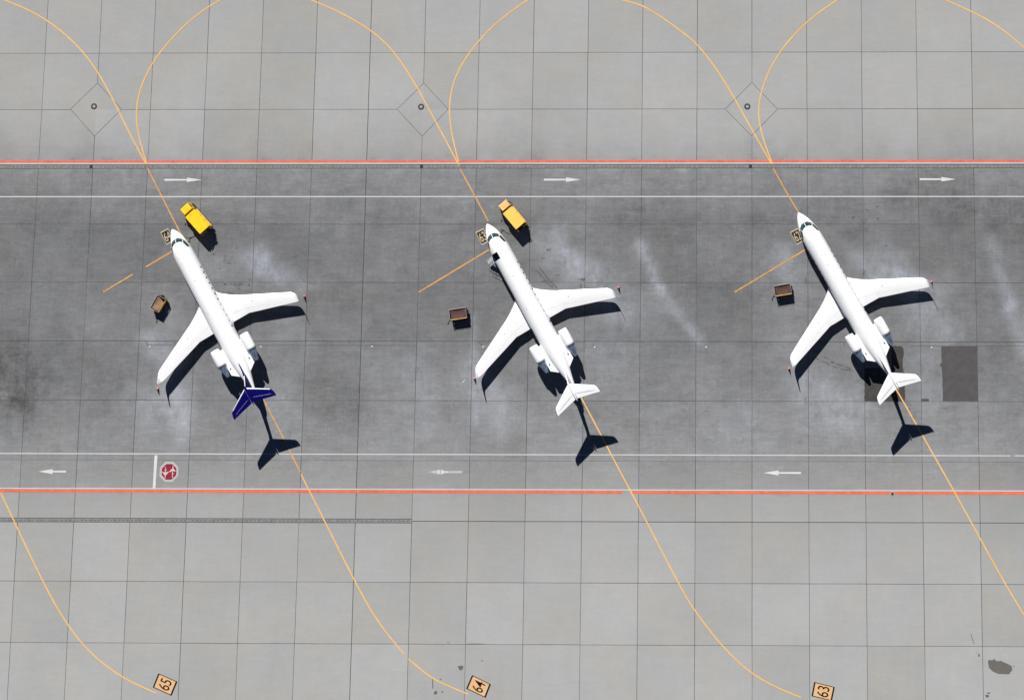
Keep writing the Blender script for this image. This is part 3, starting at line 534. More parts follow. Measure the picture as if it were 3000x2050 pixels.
M_cabin = mat('cabin_lining', (0.05, 0.10, 0.22), 0.8, var=0.25, vs=2); M_step = mat('airstair_tread', (0.55, 0.56, 0.58), 0.45, metal=0.5, var=0.35, vs=6); M_grey = mat('grey_antenna', (0.16, 0.17, 0.18), 0.5, var=0.1)
M_shade = mat('drawn_window_shade', (0.36, 0.38, 0.40), 0.3, var=0.1, coat=0.4)
M_frame = mat('window_frame', (0.62, 0.64, 0.66), 0.35, var=0.06)
ST = [(0.0, .02, 1.45, 1.41), (-.05, .11, 1.53, 1.32), (-.25, .28, 1.69, 1.17), (-.7, .56, 1.94, .95), (-1.4, .87, 2.24, .77), (-1.8, .985, 2.60, .72), (-2.2, 1.085, 2.90, .69), (-2.7, 1.19, 3.12, .67), (-3.3, 1.275, 3.26, .655), (-4.2, 1.335, 3.34, .65), (-5, 1.345, 3.345, .655), (-16, 1.345, 3.345, .66), (-17.5, 1.33, 3.345, .78), (-19, 1.23, 3.34, 1.05), (-20.5, 1.0, 3.33, 1.45), (-22, .70, 3.29, 1.95), (-23.2, .44, 3.2, 2.35), (-24.0, .27, 3.08, 2.62), (-24.32, .13, 2.98, 2.76), (-24.38, .02, 2.90, 2.85)]
def pchip(xs, ys, x):
    n = len(xs)
    if x <= xs[0]: return ys[0]
    if x >= xs[-1]: return ys[-1]
    h = [xs[i+1]-xs[i] for i in range(n-1)]; dl = [(ys[i+1]-ys[i])/h[i] for i in range(n-1)]
    i = max(k for k in range(n-1) if xs[k] <= x)
    def slope(k):
        if k == 0: return dl[0]
        if k == n-1: return dl[-1]
        if dl[k-1]*dl[k] <= 0: return 0
        w1, w2 = 2*h[k]+h[k-1], h[k]+2*h[k-1]; return (w1+w2)/(w1/dl[k-1]+w2/dl[k])
    t = (x-xs[i])/h[i]; a, b = slope(i), slope(i+1)
    return (1+2*t)*(1-t)**2*ys[i]+t*(1-t)**2*h[i]*a+t*t*(3-2*t)*ys[i+1]+t*t*(t-1)*h[i]*b
SX = [-s[0] for s in ST]
def prof(x): return tuple(pchip(SX, [s[k] for s in ST], -x) for k in (1, 2, 3))
def S(x, th, off=0.0):
    w, t, b = prof(x); zc, h = (t+b)/2, (t-b)/2
    w += off; h += off
    return Vector((x, -w*math.sin(th), zc+h*math.cos(th)))
def thof(x, y):
    w = prof(x)[0]; return math.asin(max(-1, min(1, y/w)))
def patch(bm, bot, top, off=0.008, nu=8, nv=4, plan=True):
    """bot/top: matching lists of (x, y) plan points (or (x, theta)) on the fuselage"""
    f = (lambda p: (p[0], thof(*p))) if plan else (lambda p: p)
    B_, T_ = [f(p) for p in bot], [f(p) for p in top]
    def along(L, t):
        s = t*(len(L)-1); i = min(int(s), len(L)-2); q = s-i
        return (L[i][0]*(1-q)+L[i+1][0]*q, L[i][1]*(1-q)+L[i+1][1]*q)
    R_ = []
    for a in range(nu+1):
        p, q = along(B_, a/nu), along(T_, a/nu)
        R_.append([bm.verts.new(S(p[0]*(1-v/nv)+q[0]*v/nv, p[1]*(1-v/nv)+q[1]*v/nv, off)) for v in range(nv+1)])
    for a in range(nu):
        for v in range(nv): bm.faces.new((R_[a][v], R_[a+1][v], R_[a+1][v+1], R_[a][v+1]))
def foil(c0=0.0, c1=1.0, n=10, tk=0.12):
    """closed loop of (x chord fraction, z thickness fraction) between c0 and c1"""
    def t(x): return 5*tk*(.2969*math.sqrt(x)-.126*x-.3516*x*x+.2843*x**3-.1036*x**4)
    xs_ = [c0+(c1-c0)*(1-math.cos(math.pi*k/n))/2 if c0 == 0 else c0+(c1-c0)*k/n for k in range(n+1)]
    up = [(x, t(x)*1.15) for x in xs_]; lo = [(x, -t(x)*.7) for x in xs_]
    return up[::-1]+lo[1:] if c0 == 0 else up[::-1]+lo
def loft(bm, secs, c0, c1, tk, lat, mi=0, dz=0.0):
    """secs: (span, xLE, xTE, z, tk scale); lat: function mapping (x, span, z) to a point"""
    loops = []
    for s in secs:
        F = foil(c0, c1, tk=tk*s[4]); ch = s[1]-s[2]
        loops.append([bm.verts.new(lat(s[1]-f[0]*ch, s[0], s[3]+f[1]*ch+dz)) for f in F])
    n = len(loops[0])
    for a, b in zip(loops, loops[1:]):
        for k in range(n): bm.faces.new((a[k], a[(k+1) % n], b[(k+1) % n], b[k])).material_index = mi
    for l in (loops[0], loops[-1]):
        bm.faces.new(l).material_index = mi
WS = [(.75, -9.95, -14.9, 1.02, 1), (1.25, -10.36, -14.9, 1.05, 1), (1.9, -10.95, -14.91, 1.09, 1), (2.8, -11.62, -14.92, 1.14, .95), (3.75, -12.22, -14.93, 1.19, .92), (5.2, -12.97, -15.40, 1.29, .88), (7.2, -14.0, -16.03, 1.42, .85), (9.3, -15.08, -16.70, 1.56, .8), (10.0, -15.46, -16.92, 1.60, .75)]
def wsec(y):
    for a, b in zip(WS, WS[1:]):
        if a[0] <= y <= b[0]: t = (y-a[0])/(b[0]-a[0]); return tuple(a[k]*(1-t)+b[k]*t for k in range(5))
TS = [(0.0, -23.55, -25.74, 6.05, .9), (.15, -23.62, -25.74, 6.05, .9), (1.5, -24.48, -26.04, 6.05, .88), (2.85, -25.36, -26.38, 6.05, .85), (3.0, -25.62, -26.42, 6.05, .7), (3.1, -26.1, -26.45, 6.05, .35)]
def tsec(y):
    for a, b in zip(TS, TS[1:]):
        if a[0] <= y <= b[0]: t = (y-a[0])/(b[0]-a[0]); return tuple(a[k]*(1-t)+b[k]*t for k in range(5))

def make_jet(pos, hd, label, blue=False, door='shut'):
    root = empty('regional_jet', (*pos, 0), hd, label=label, cat='airliner', group='white regional jets parked on the stands')
    # ---- fuselage
    bm = bmesh.new(); xs_ = sorted({round(x, 3) for x in [0, -.02, -.06, -.12, -.2, -.3, -.45, -.6, -.8, -1.0, -1.2, -1.4, -1.6, -1.8, -2.0, -2.2, -2.45, -2.7, -3.0, -3.3, -3.65, -3.98, -4.97]+[-5.4-.8*k for k in range(14)]+[-16.6-.4*k for k in range(19)]+[-24.1, -24.2, -24.3, -24.36]}, reverse=True)
    n = 48; G_ = [[bm.verts.new(S(x, (k-n/2)*2*math.pi/n)) for k in range(n)] for x in xs_]
    for i in range(len(xs_)-1):
        for k in range(n):
            thc = (k+.5-n/2)*360/n
            if door == 'open' and -4.97 <= xs_[i+1] and xs_[i] <= -3.98 and -105 < thc < -15: continue
            bm.faces.new((G_[i][k], G_[i][(k+1) % n], G_[i+1][(k+1) % n], G_[i+1][k]))
    bm.faces.new(G_[0]); bm.faces.new(G_[-1])
    fus = link('fuselage', bm, M_white, root, smooth=40)
    # belly fairing
    bm = bmesh.new(); lathe(bm, [(-9.3, .05), (-9.8, .45), (-10.6, .62), (-12.5, .68), (-14.5, .66), (-15.6, .5), (-16.4, .1)], 'x', 28)
    for v in bm.verts: v.co.y *= 2.25; v.co.z = v.co.z*.95+1.0
    link('belly_fairing', bm, M_white, root, smooth='all')
    # cockpit glazing
    for sgn in (1, -1):
        m = lambda L: [(a, b*sgn) for a, b in L]
        bm = bmesh.new(); patch(bm, m([(-1.47, .035), (-1.55, .45), (-1.98, .86)]), m([(-2.08, .035), (-2.13, .36), (-2.36, .72)]), .012, 10); link('windscreen', bm, M_glass, root, smooth='all')
        bm = bmesh.new(); patch(bm, m([(-2.07, .925), (-2.6, 1.10), (-3.36, 1.235)]), m([(-2.42, .77), (-2.78, .885), (-3.22, 1.03)]), .012, 8); link('side_window', bm, M_glass, root, smooth='all')
    for q4 in (([(-1.38, -.02), (-1.38, .02)], [(-2.1, -.02), (-2.1, .02)]),)+tuple(([(-1.99, .87*s), (-2.06, .925*s)], [(-2.36, .71*s), (-2.41, .765*s)]) for s in (1, -1)):
        bm = bmesh.new(); patch(bm, q4[0], q4[1], .02, 1, 4); link('window_post', bm, M_frame, root, smooth='all')
    for w4 in ((S(-1.44, .15, .03), S(-1.15, -.12, .05)), (S(-1.44, -.15, .03), S(-1.30, -.5, .05))):
        bm = bmesh.new(); tube(bm, w4, .012); link('wiper', bm, M_grey, root)
    # cabin windows, both sides
    for sgn in (1, -1):
        for k in range(12):
            x = -6.48-.806*k; bm = bmesh.new(); a, b = math.radians(68)*sgn, math.radians(81)*sgn
            patch(bm, [(x+.10, b), (x+.12, (a+b)/2), (x+.10, a)], [(x-.10, b), (x-.12, (a+b)/2), (x-.10, a)], .007, 4, 1, plan=False); link('cabin_window', bm, M_shade if 7 <= k <= 10 else M_pane, root)
    # panel seams of doors
    def seam(L, m=M_seam, name='door_seam', par=root, w=.011):
        bm = bmesh.new(); P_ = [S(*p, .006) for p in L]; tube(bm, P_, w, 4, cap=False); link(name, bm, m, par)
    r_ = math.radians
    if door != 'open':
        seam([(-3.98, r_(-100)), (-3.98, r_(-60)), (-3.98, r_(-27)), (-4.05, r_(-18)), (-4.88, r_(-18)), (-4.97, r_(-27)), (-4.97, r_(-60)), (-4.97, r_(-100))])
    seam([(-4.1, r_(100)), (-4.1, r_(58)), (-4.17, r_(52)), (-4.6, r_(52)), (-4.68, r_(58)), (-4.68, r_(100))])
    for sgn in (1, -1): seam([(-11.1, r_(100*sgn)), (-11.1, r_(62*sgn)), (-11.6, r_(62*sgn)), (-11.6, r_(100*sgn))], w=.012)
    # antennas and beacon
    for x, y, l, m in ((-4.35, .05, .08, M_seam), (-6.1, -.02, .30, M_white), (-7.75, .05, .14, M_grey), (-9.9, 0, .10, M_white), (-13.2, .3, .06, M_seam), (-12.4, -.5, .06, M_seam), (-16.2, 0, .2, M_white)):
        bm = bmesh.new(); z0 = S(x, thof(x, y)).z; box(bm, (x, -y, z0+.03), (l, .05, .12), bev=.012); link('antenna', bm, m, root)
    # ---- wings
    for sgn in (1, -1):
        lat = lambda x, s, z, q=sgn: Vector((x, -s*q, z))
        bm = bmesh.new(); loft(bm, WS, 0, .735, .115, lat)
        # swept wing tip carrying the winglet
        tip = [(10.0, -15.46, -16.92, 1.60, .75), (10.25, -15.72, -16.95, 1.64, .7), (10.40, -15.98, -16.98, 1.74, .7), (10.46, -16.14, -17.0, 1.90, .65)]
        loft(bm, tip, 0, 1, .115, lat)
        wing = link('wing', bm, M_white, root, smooth=50)
        bm = bmesh.new(); wl = [(10.46, -16.14, -17.0, 1.90), (10.53, -16.48, -17.08, 2.35), (10.60, -16.82, -17.16, 2.86)]
        loops = []
        for s in wl:
            loops.append([bm.verts.new(lat(s[1]-f[0]*(s[1]-s[2]), s[0]+f[1]*(s[1]-s[2])*.8, s[3])) for f in foil(tk=.08)])
        for a, b in zip(loops, loops[1:]):
            for k in range(len(a)): bm.faces.new((a[k], a[(k+1) % len(a)], b[(k+1) % len(a)], b[k]))
        bm.faces.new(loops[-1]); link('winglet', bm, M_white, wing, smooth=50)
        for nm, y0, y1 in (('flap', .95, 3.745), ('flap', 3.752, 7.3), ('aileron', 7.308, 9.994)):
            ys_ = [y0]+[s[0] for s in WS if y0 < s[0] < y1]+[y1]; bm = bmesh.new(); loft(bm, [wsec(y) for y in ys_], .7385, 1, .115, lat); link(nm, bm, M_white, wing, smooth=50)
        # leading edge strip
        bm = bmesh.new()
        LEs = [s for s in WS if s[0] > 1.2]
        for a, b in zip(LEs, LEs[1:]):
            Fa, Fb = [[s[1]-f[0]*(s[1]-s[2]), s[0], s[3]+f[1]*(s[1]-s[2])] for s in (a,) for f in foil(0, .035, 4, .118*a[4])], [[s[1]-f[0]*(s[1]-s[2]), s[0], s[3]+f[1]*(s[1]-s[2])] for s in (b,) for f in foil(0, .035, 4, .118*b[4])]
            va = [bm.verts.new(lat(p[0]+.006, p[1], p[2]*1.0)) for p in Fa]; vb = [bm.verts.new(lat(p[0]+.006, p[1], p[2])) for p in Fb]
            for k in range(len(va)-1): bm.faces.new((va[k], va[k+1], vb[k+1], vb[k]))
        link('leading_edge', bm, M_metal, wing, smooth='all')
        bm = bmesh.new()
        for y in (4.9,): s = wsec(y); lathe(bm, [(s[3]+.1, .05), (s[3]+.165, .05), (s[3]+.166, .001)], 'z', 12, c=(s[1]-.38*(s[1]-s[2]), -y*sgn, 0))
        link('fuel_cap', bm, M_dark, wing)
    # ---- engines
    for sgn in (1, -1):
        cy, cz = -2.19*sgn, 2.62; e = empty('engine', (0, 0, 0)); e.parent = root
        bm = bmesh.new(); lathe(bm, [(-17.05, .50), (-17.10, .575), (-17.3, .63), (-17.8, .665), (-18.5, .665), (-19.1, .645), (-19.42, .62), (-19.42, .60), (-19.0, .56)], 'x', 36, c=(0, cy, cz)); link('nacelle', bm, M_white, e, smooth='all')
        bm = bmesh.new(); lathe(bm, [(-17.35, .47), (-17.12, .475), (-17.04, .505), (-17.06, .56), (-17.16, .605)], 'x', 36, c=(0, cy, cz)); link('intake_lip', bm, M_white, e, smooth='all')
        bm = bmesh.new(); lathe(bm, [(-17.3, .48), (-17.6, .46), (-17.62, .2), (-17.45, .01)], 'x', 24, c=(0, cy, cz)); link('fan', bm, M_dark, e, smooth='all')
        bm = bmesh.new(); lathe(bm, [(-19.2, .54), (-19.46, .55), (-19.9, .47), (-20.5, .33), (-20.98, .205), (-20.98, .18), (-20.6, .17)], 'x', 30, c=(0, cy+.02*sgn, cz))
        for t in range(3): box(bm, (-19.95, cy+.02*sgn+(.16-.16*t), cz+.46-.05*abs(1-t)), (.7, .012, .02), rot=Matrix.Rotation(-r_(13), 3, 'Y'))
        link('exhaust_nozzle', bm, M_exh, e, smooth=40)
        bm = bmesh.new(); lathe(bm, [(-19.40, .625), (-19.47, .61), (-19.47, .545)], 'x', 36, c=(0, cy, cz)); link('nozzle_ring', bm, M_exh, e, smooth='all')
        # pylon shelf
        bm = bmesh.new(); q = [(-17.42, .9), (-17.42, 1.30), (-17.50, 1.75), (-19.4, 1.82), (-19.6, 1.72), (-21.03, 1.72), (-21.88, .62), (-21.0, .6)]
        lo = [bm.verts.new((x, -y*sgn, 2.50)) for x, y in q]; hi = [bm.verts.new((x, -y*sgn, 2.76-.10*(x < -20.5))) for x, y in q]
        bm.faces.new(lo[::-1]); bm.faces.new(hi)
        for k in range(len(q)): bm.faces.new((lo[k], lo[(k+1) % len(q)], hi[(k+1) % len(q)], hi[k]))
        bmesh.ops.bevel(bm, geom=[x for x in bm.edges if x.is_manifold and x.calc_face_angle(0) > .6], offset=.03, segments=2, affect='EDGES')
        py = link('pylon', bm, M_white, root, smooth=30)
        bm = bmesh.new(); box(bm, (-20.22, -1.40*sgn, 2.765), (.24, .12, .02), rz=.15*sgn, bev=.006); link('vent', bm, M_dark, py)
        bm = bmesh.new(); tube(bm, [(-19.75, -1.12*sgn, 2.765), (-19.8, -1.62*sgn, 2.765)], .008, 4); link('panel_seam', bm, M_seam, py)
        bm = bmesh.new(); tube(bm, [(-20.85, -1.0*sgn, 2.69), (-20.8, -1.65*sgn, 2.69)], .008, 4); link('panel_seam', bm, M_seam, py)
    # ---- fin and tailplane
    MF = M_navy if blue else M_white; ML_ = M_metal
    latv = lambda x, s, z: Vector((x, z, s))
    bm = bmesh.new(); fs = [(3.05, -21.35, -24.35, 0, 1), (3.6, -21.75, -24.5, 0, .95), (4.6, -22.50, -24.82, 0, .9), (5.95, -23.48, -25.25, 0, .9)]
    for a in (0,):
        loops = []
        for s in fs:
            F = foil(0, .70, tk=.10*s[4]); ch = s[1]-s[2]; loops.append([bm.verts.new((s[1]-f[0]*ch, (abs(f[1]) if f[1] > 0 else -abs(f[1])/.7*1.15)*ch*.8, s[0])) for f in F])
        for a_, b_ in zip(loops, loops[1:]):
            for k in range(len(a_)): bm.faces.new((a_[k], a_[(k+1) % len(a_)], b_[(k+1) % len(a_)], b_[k]))
        bm.faces.new(loops[-1]); bm.faces.new(loops[0])
    fin = link('fin', bm, MF, root, smooth=40)
    bm = bmesh.new(); loops = []
    for s in fs[0:]:
        F = foil(.705, 1.0, tk=.10*s[4]); ch = s[1]-s[2]; loops.append([bm.verts.new((s[1]-f[0]*ch, (abs(f[1]) if f[1] > 0 else -abs(f[1])/.7*1.15)*ch*.8, s[0]+.05)) for f in F])
    for a_, b_ in zip(loops, loops[1:]):
        for k in range(len(a_)): bm.faces.new((a_[k], a_[(k+1) % len(a_)], b_[(k+1) % len(a_)], b_[k]))
    bm.faces.new(loops[-1]); bm.faces.new(loops[0]); link('rudder', bm, MF, fin, smooth=40)
    # dorsal fillet
    bm = bmesh.new(); rr = [(-20.2, 3.34, .05), (-20.5, 3.40, .085), (-21.3, 3.52, .095), (-22.0, 3.98, .09)]
    L_ = [[bm.verts.new((x, w, 3.2)), bm.verts.new((x, w*.8, z)), bm.verts.new((x, 0, z+.02)), bm.verts.new((x, -w*.8, z)), bm.verts.new((x, -w, 3.2))] for x, z, w in rr]
    for a_, b_ in zip(L_, L_[1:]):
        for k in range(4): bm.faces.new((a_[k], a_[k+1], b_[k+1], b_[k]))
    bm.faces.new(L_[0]); bm.faces.new(L_[-1]); link('dorsal_fin', bm, MF, fin, smooth=30)
    bm = bmesh.new(); L_ = []
    for s in fs[1:]:
        ch = s[1]-s[2]; F = [(-.004, 0)]; ring = [(.03, -.036), (.012, -.024), (-.004, 0), (.012, .024), (.03, .036)]
        L_.append([bm.verts.new((s[1]-a*ch, b*ch*.9*s[4], s[0])) for a, b in ring])
    for a_, b_ in zip(L_, L_[1:]):
        for k in range(4): bm.faces.new((a_[k], a_[k+1], b_[k+1], b_[k]))
    link('fin_leading_edge', bm, ML_ if blue else M_white, fin, smooth='all')
    bm = bmesh.new()
    full = [(-s[0],)+s[1:] for s in TS[::-1]]+list(TS[1:])
    loft(bm, full, 0, .66, .09, lambda x, s, z: Vector((x, -s, z))); stab = link('tailplane', bm, MF, root, smooth=45)
    for sgn in (1, -1):
        lat = lambda x, s, z, q=sgn: Vector((x, -s*q, z))
        bm = bmesh.new(); ys_ = [.16, .8, 1.5, 2.2, 2.72]; loft(bm, [tsec(y) for y in ys_], .672, 1, .09, lat); link('elevator', bm, MF, stab, smooth=45)
        bm = bmesh.new(); ys_ = [2.735, 2.85, 3.0, 3.1]; loft(bm, [tsec(y) for y in ys_], .66, 1, .09, lat); link('tip_cap', bm, MF, stab, smooth=45)
        bm = bmesh.new(); a, b = tsec(.45), tsec(2.55)
        h = lambda s: lat(s[1]-.665*(s[1]-s[2]), s[0], s[3]+.047*(s[1]-s[2])*s[4]+.006)
        tube(bm, [h(a), h(b)], .012, 4); link('hinge_line', bm, M_seam if blue else M_line, stab)
        if True:
            bm = bmesh.new(); LE = [tsec(y) for y in (.18, 1.0, 1.8, 2.75)]
            L_ = [[lat(s[1]+.01-f[0]*(s[1]-s[2]), s[0], s[3]+f[1]*(s[1]-s[2])*1.04) for f in foil(0, .085 if blue else .05, 4, .094*s[4])] for s in LE]
            L_ = [[bm.verts.new(p+Vector((0, 0, .004))) for p in l] for l in L_]
            for a_, b_ in zip(L_, L_[1:]):
                for k in range(len(a_)-1): bm.faces.new((a_[k], a_[k+1], b_[k+1], b_[k]))
            link('leading_edge', bm, M_white if not blue else M_frame, stab, smooth='all')
    bm = bmesh.new(); lathe(bm, [(-23.25, .01), (-23.35, .08), (-23.7, .13), (-25.5, .12), (-25.9, .05), (-26.02, .01)], 'x', 16, c=(0, 0, 6.06)); 
    for v in bm.verts: v.co.z = (v.co.z-6.06)*1.15+6.06
    bul = link('bullet_fairing', bm, MF, root, smooth='all')
    bm = bmesh.new(); tube(bm, [(-23.6, 0.10, 6.16), (-24.5, 0.125, 6.17), (-25.4, .10, 6.15)], .011, 4); link('fairing_seam', bm, M_line, bul)
    bm = bmesh.new(); lathe(bm, [(-24.36, .13), (-24.42, .12), (-24.40, .01)], 'x', 14, c=(0, 0, 2.87)); link('exhaust_outlet', bm, M_dark, root)
    # ---- landing gear
    def gear(x, y, rad, off, z1, name):
        g_ = empty(name, (0, 0, 0)); g_.parent = root
        bm = bmesh.new(); tube(bm, [(x, y, rad), (x+.05, y*.97, z1)], .07, 10); tube(bm, [(x, y-off, rad), (x, y+off, rad)], .05, 8); tube(bm, [(x, y, rad+.3), (x+.6, y*.8, z1)], .035, 8); link('strut', bm, M_gear, g_, smooth=40)
        for s in (1, -1):
            bm = bmesh.new(); lathe(bm, [(-.10, rad*.55), (-.10, rad*.86), (-.06, rad*.98), (0, rad), (.06, rad*.98), (.10, rad*.86), (.10, rad*.55)], 'y', 24, c=(x, y+s*off, rad+.004)); lathe(bm, [(-.07, .02), (-.08, rad*.56), (.08, rad*.56), (.07, .02)], 'y', 16, c=(x, y+s*off, rad+.004)); link('wheel', bm, M_tyre, g_, smooth=40)
    gear(-2.75, 0, .23, .2, .9, 'nose_gear'); gear(-13.95, 1.6, .37, .22, 1.0, 'main_gear'); gear(-13.95, -1.6, .37, .22, 1.0, 'main_gear')
    # ---- open door with airstair
    if door == 'open':
        d_ = empty('airstair_door', (0, 0, 0)); d_.parent = root
        bm = bmesh.new(); box(bm, (-4.475, .25, 1.52), (1.3, 2.2, .06)); box(bm, (-4.475, -.75, 2.25), (1.3, .05, 1.4))
        for xb in (-3.9, -5.05): bm.faces.new([bm.verts.new(S(xb, k*math.pi/16, -.05)) for k in range(-16, 16)])
        link('entrance_interior', bm, M_cabin, d_)
        a, b = Vector((-4.56, 1.30, 1.5)), Vector((-4.72, 2.42, .30)); dv = b-a; ang = math.atan2(dv.z, dv.y)
        rot = Matrix.Rotation(ang, 3, 'X')
        bm = bmesh.new(); box(bm, (a+b)/2+Vector((0, 0, -.07)), (.96, dv.length, .07), rot=rot, bev=.02); link('stair_panel', bm, M_white, d_)
        for s in range(6):
            p_ = a+dv*((s+.6)/6); bm = bmesh.new(); box(bm, p_+Vector((0, 0, .05)), (.74, .20, .035), bev=.006)
            box(bm, p_+Vector((0, .095, .065)), (.74, .02, .02)); link('step', bm, M_step, d_)
        for sx_ in (.42, -.42):
            bm = bmesh.new(); o_ = Vector((sx_, 0, 0)); up = Vector((0, 0, 1))
            tube(bm, [a+o_+up*.05, a+o_+up*.75+Vector((0, .05, 0)), a+o_+dv*.3+up*.85, b+o_-dv*.08+up*.85, b+o_+up*.72+Vector((0, .1, 0)), b+o_+up*.05], .03, 8)
            tube(bm, [a+o_+up*.4+Vector((0, .03, 0)), b+o_-dv*.03+up*.45], .014, 6)
            for t in (.35, .65): tube(bm, [a+o_+dv*t, a+o_+dv*t+up*.85], .016, 6)
            link('handrail', bm, M_frame, d_, smooth=50)
    return root
jet_pos = [(19.101, -23.755), (61.475, -23.05), (103.163, -21.57)]
make_jet(jet_pos[0], 2.10319, 'white regional jet with navy blue tail, beside painted 64', blue=True)
make_jet(jet_pos[1], 2.093, 'all-white regional jet with open front door and steps down, beside painted 63', door='open')
make_jet(jet_pos[2], 2.08955, 'all-white regional jet with closed door and no truck at its nose, beside painted 62')

# ------------------------------------------------------------------ ground power trucks
M_rubT = M_tyre; M_chas = mat('black_chassis', (0.022, 0.021, 0.02), 0.7, var=0.3, vs=5); M_wind = mat('truck_glass', (0.02, 0.025, 0.03), 0.08, var=0.1, coat=1)
M_lamp = mat('headlamp_glass', (0.7, 0.7, 0.66), 0.15, var=0.05); M_redl = mat('tail_lamp', (0.4, 0.02, 0.015), 0.3, var=0.05); M_olive = mat('olive_cable', (0.15, 0.15, 0.06), 0.6, var=0.15, vs=4)
def truck(data, cabm, boxm, label, rusty):
    cb_, bx = data; bx = [Vector(p) for p in bx]; cb_ = [Vector(p) for p in cb_]
    c = sum(bx, Vector((0, 0)))/4; fwd = ((bx[0]+bx[1])-(bx[2]+bx[3])).normalized(); hd = math.atan2(fwd.y, fwd.x)
    Lb = ((bx[0]+bx[1])-(bx[2]+bx[3])).length/2; Wb = ((bx[0]+bx[3])-(bx[1]+bx[2])).length/2
    cc = sum(cb_, Vector((0, 0)))/4-c; cx = cc.dot(fwd); cyy = cc.dot(Vector((-fwd.y, fwd.x))); Lc = ((cb_[0]+cb_[1])-(cb_[2]+cb_[3])).length/2; Wc = ((cb_[0]+cb_[3])-(cb_[1]+cb_[2])).length/2
    root = empty('ground_power_truck', (*c, 0), hd, label=label, cat='airport truck', group='yellow ground power trucks')
    H = 2.05; x1 = cx+Lc/2; x0 = -Lb/2
    bm = bmesh.new(); box(bm, ((x0-.30+x1)/2, 0, .55), (x1-x0+.25, .75, .16), bev=.02); box(bm, ((x0-.30+x1)/2-.1, -Wb/2-.03, .62), (x1-x0-.3, .2, .08)); box(bm, (x1+.06, cyy, .5), (.16, Wc+.1, .22), bev=.03)
    box(bm, (x1-Lc-.15, 0, 1.0), (.35, Wb-.35, .9)); link('chassis', bm, M_chas, root)
    for wx, wy in ((cx-.05, 1), (cx-.05, -1), (-Lb*.24, 1), (-Lb*.24, -1)):
        bm = bmesh.new(); lathe(bm, [(-.11, .19), (-.11, .32), (-.07, .36), (.07, .36), (.11, .32), (.11, .19)], 'y', 24, c=(wx, wy*(Wc/2-.02)+cyy*.5, .364)); w_ = link('wheel', bm, M_rubT, root, smooth=40)
        bm = bmesh.new(); lathe(bm, [(-.09, .02), (-.09, .195), (.09, .195), (.09, .02)], 'y', 16, c=(wx, wy*(Wc/2-.02)+cyy*.5, .364)); link('rim', bm, M_gear, w_)
    # cab: tapered body with roof
    bm = bmesh.new(); hw = Wc/2
    sec = [(.62, Lc/2+.10, -Lc/2, hw+.02), (1.18, Lc/2+.08, -Lc/2, hw+.02), (1.88, Lc/2-.03, -Lc/2+.02, hw-.03), (1.95, Lc/2-.08, -Lc/2+.06, hw-.09)]
    L_ = [[bm.verts.new((cx+a, cyy+w, z)), bm.verts.new((cx+b, cyy+w, z)), bm.verts.new((cx+b, cyy-w, z)), bm.verts.new((cx+a, cyy-w, z))] for z, a, b, w in sec]
    for a_, b_ in zip(L_, L_[1:]):
        for k in range(4): bm.faces.new((a_[k], a_[(k+1) % 4], b_[(k+1) % 4], b_[k]))
    bm.faces.new(L_[0]); bm.faces.new(L_[-1]); cab = link('cab', bm, cabm, root)
    bm = bmesh.new(); box(bm, (cx+Lc/2+.035, cyy, 1.5), (.02, Wc-.2, .52), rot=Matrix.Rotation(-.155, 3, 'Y')); link('windscreen', bm, M_wind, cab)
    for s in (1, -1):
        bm = bmesh.new(); box(bm, (cx+.02, cyy+s*(hw+.0), 1.5), (Lc-.3, .03, .48)); link('side_window', bm, M_wind, cab)
        bm = bmesh.new(); lathe(bm, [(cx+Lc/2+.08, .09), (cx+Lc/2+.13, .085), (cx+Lc/2+.14, .01)], 'x', 14, c=(0, cyy+s*.48, .85)); link('headlight', bm, M_lamp, cab)
        bm = bmesh.new(); tube(bm, [(cx+Lc/2-.05, cyy+s*hw, 1.7), (cx+Lc/2+.05, cyy+s*(hw+.2), 1.68)], .014, 6); box(bm, (cx+Lc/2+.05, cyy+s*(hw+.24), 1.55), (.05, .13, .28), bev=.015); link('mirror', bm, M_chas, cab)
    bm = bmesh.new()
    for t in range(5): box(bm, (cx+Lc/2+.12, cyy-hw+.15+t*(Wc-.3)/4, 1.98-.0), (.05, .05, .06), bev=.01)
    tube(bm, [(cx+Lc/2+.11, cyy-hw+.05, 1.95), (cx+Lc/2+.11, cyy+hw-.05, 1.95)], .014, 6); link('roof_lamp_bar', bm, M_chas, cab)
    bm = bmesh.new(); tube(bm, [(cx-.12, cyy+.25, 1.957), (cx-.1, cyy-.3, 1.957)], .006, 4); link('roof_seam', bm, M_chas, cab)
    # generator body
    bm = bmesh.new(); box(bm, (0, 0, (H+.72)/2), (Lb, Wb, H-.72), bev=.035); bd = link('generator_body', bm, boxm, root)
    bm = bmesh.new(); box(bm, (-.02, -Wb/2-.06, .98), (Lb+.1, .09, .05), bev=.01); link('side_ledge', bm, M_beigeY, bd)
    bm = bmesh.new()
    for sx_ in (1, -1):
        for sy in (1, -1): lathe(bm, [(H, .035), (H+.02, .035), (H+.022, .002)], 'z', 8, c=(sx_*(Lb/2-.12), sy*(Wb/2-.12), 0))
    link('roof_bolt', bm, M_chas, bd)
    bm = bmesh.new(); rr = random.Random(len(label))
    for t in range(16 if rusty else 2):
        x, y = rr.choice([-.75, -.1, .75])*Lb/2+rr.gauss(0, .12), rr.gauss(0, Wb*.16); poly(bm, [(x+rr.uniform(.03, .09)*math.cos(a), y+rr.uniform(.01, .04)*math.sin(a)) for a in [k*math.pi/3 for k in range(6)]], H+.0025+t*1e-4)
    link('roof_scuff', bm, M_scuff, bd)
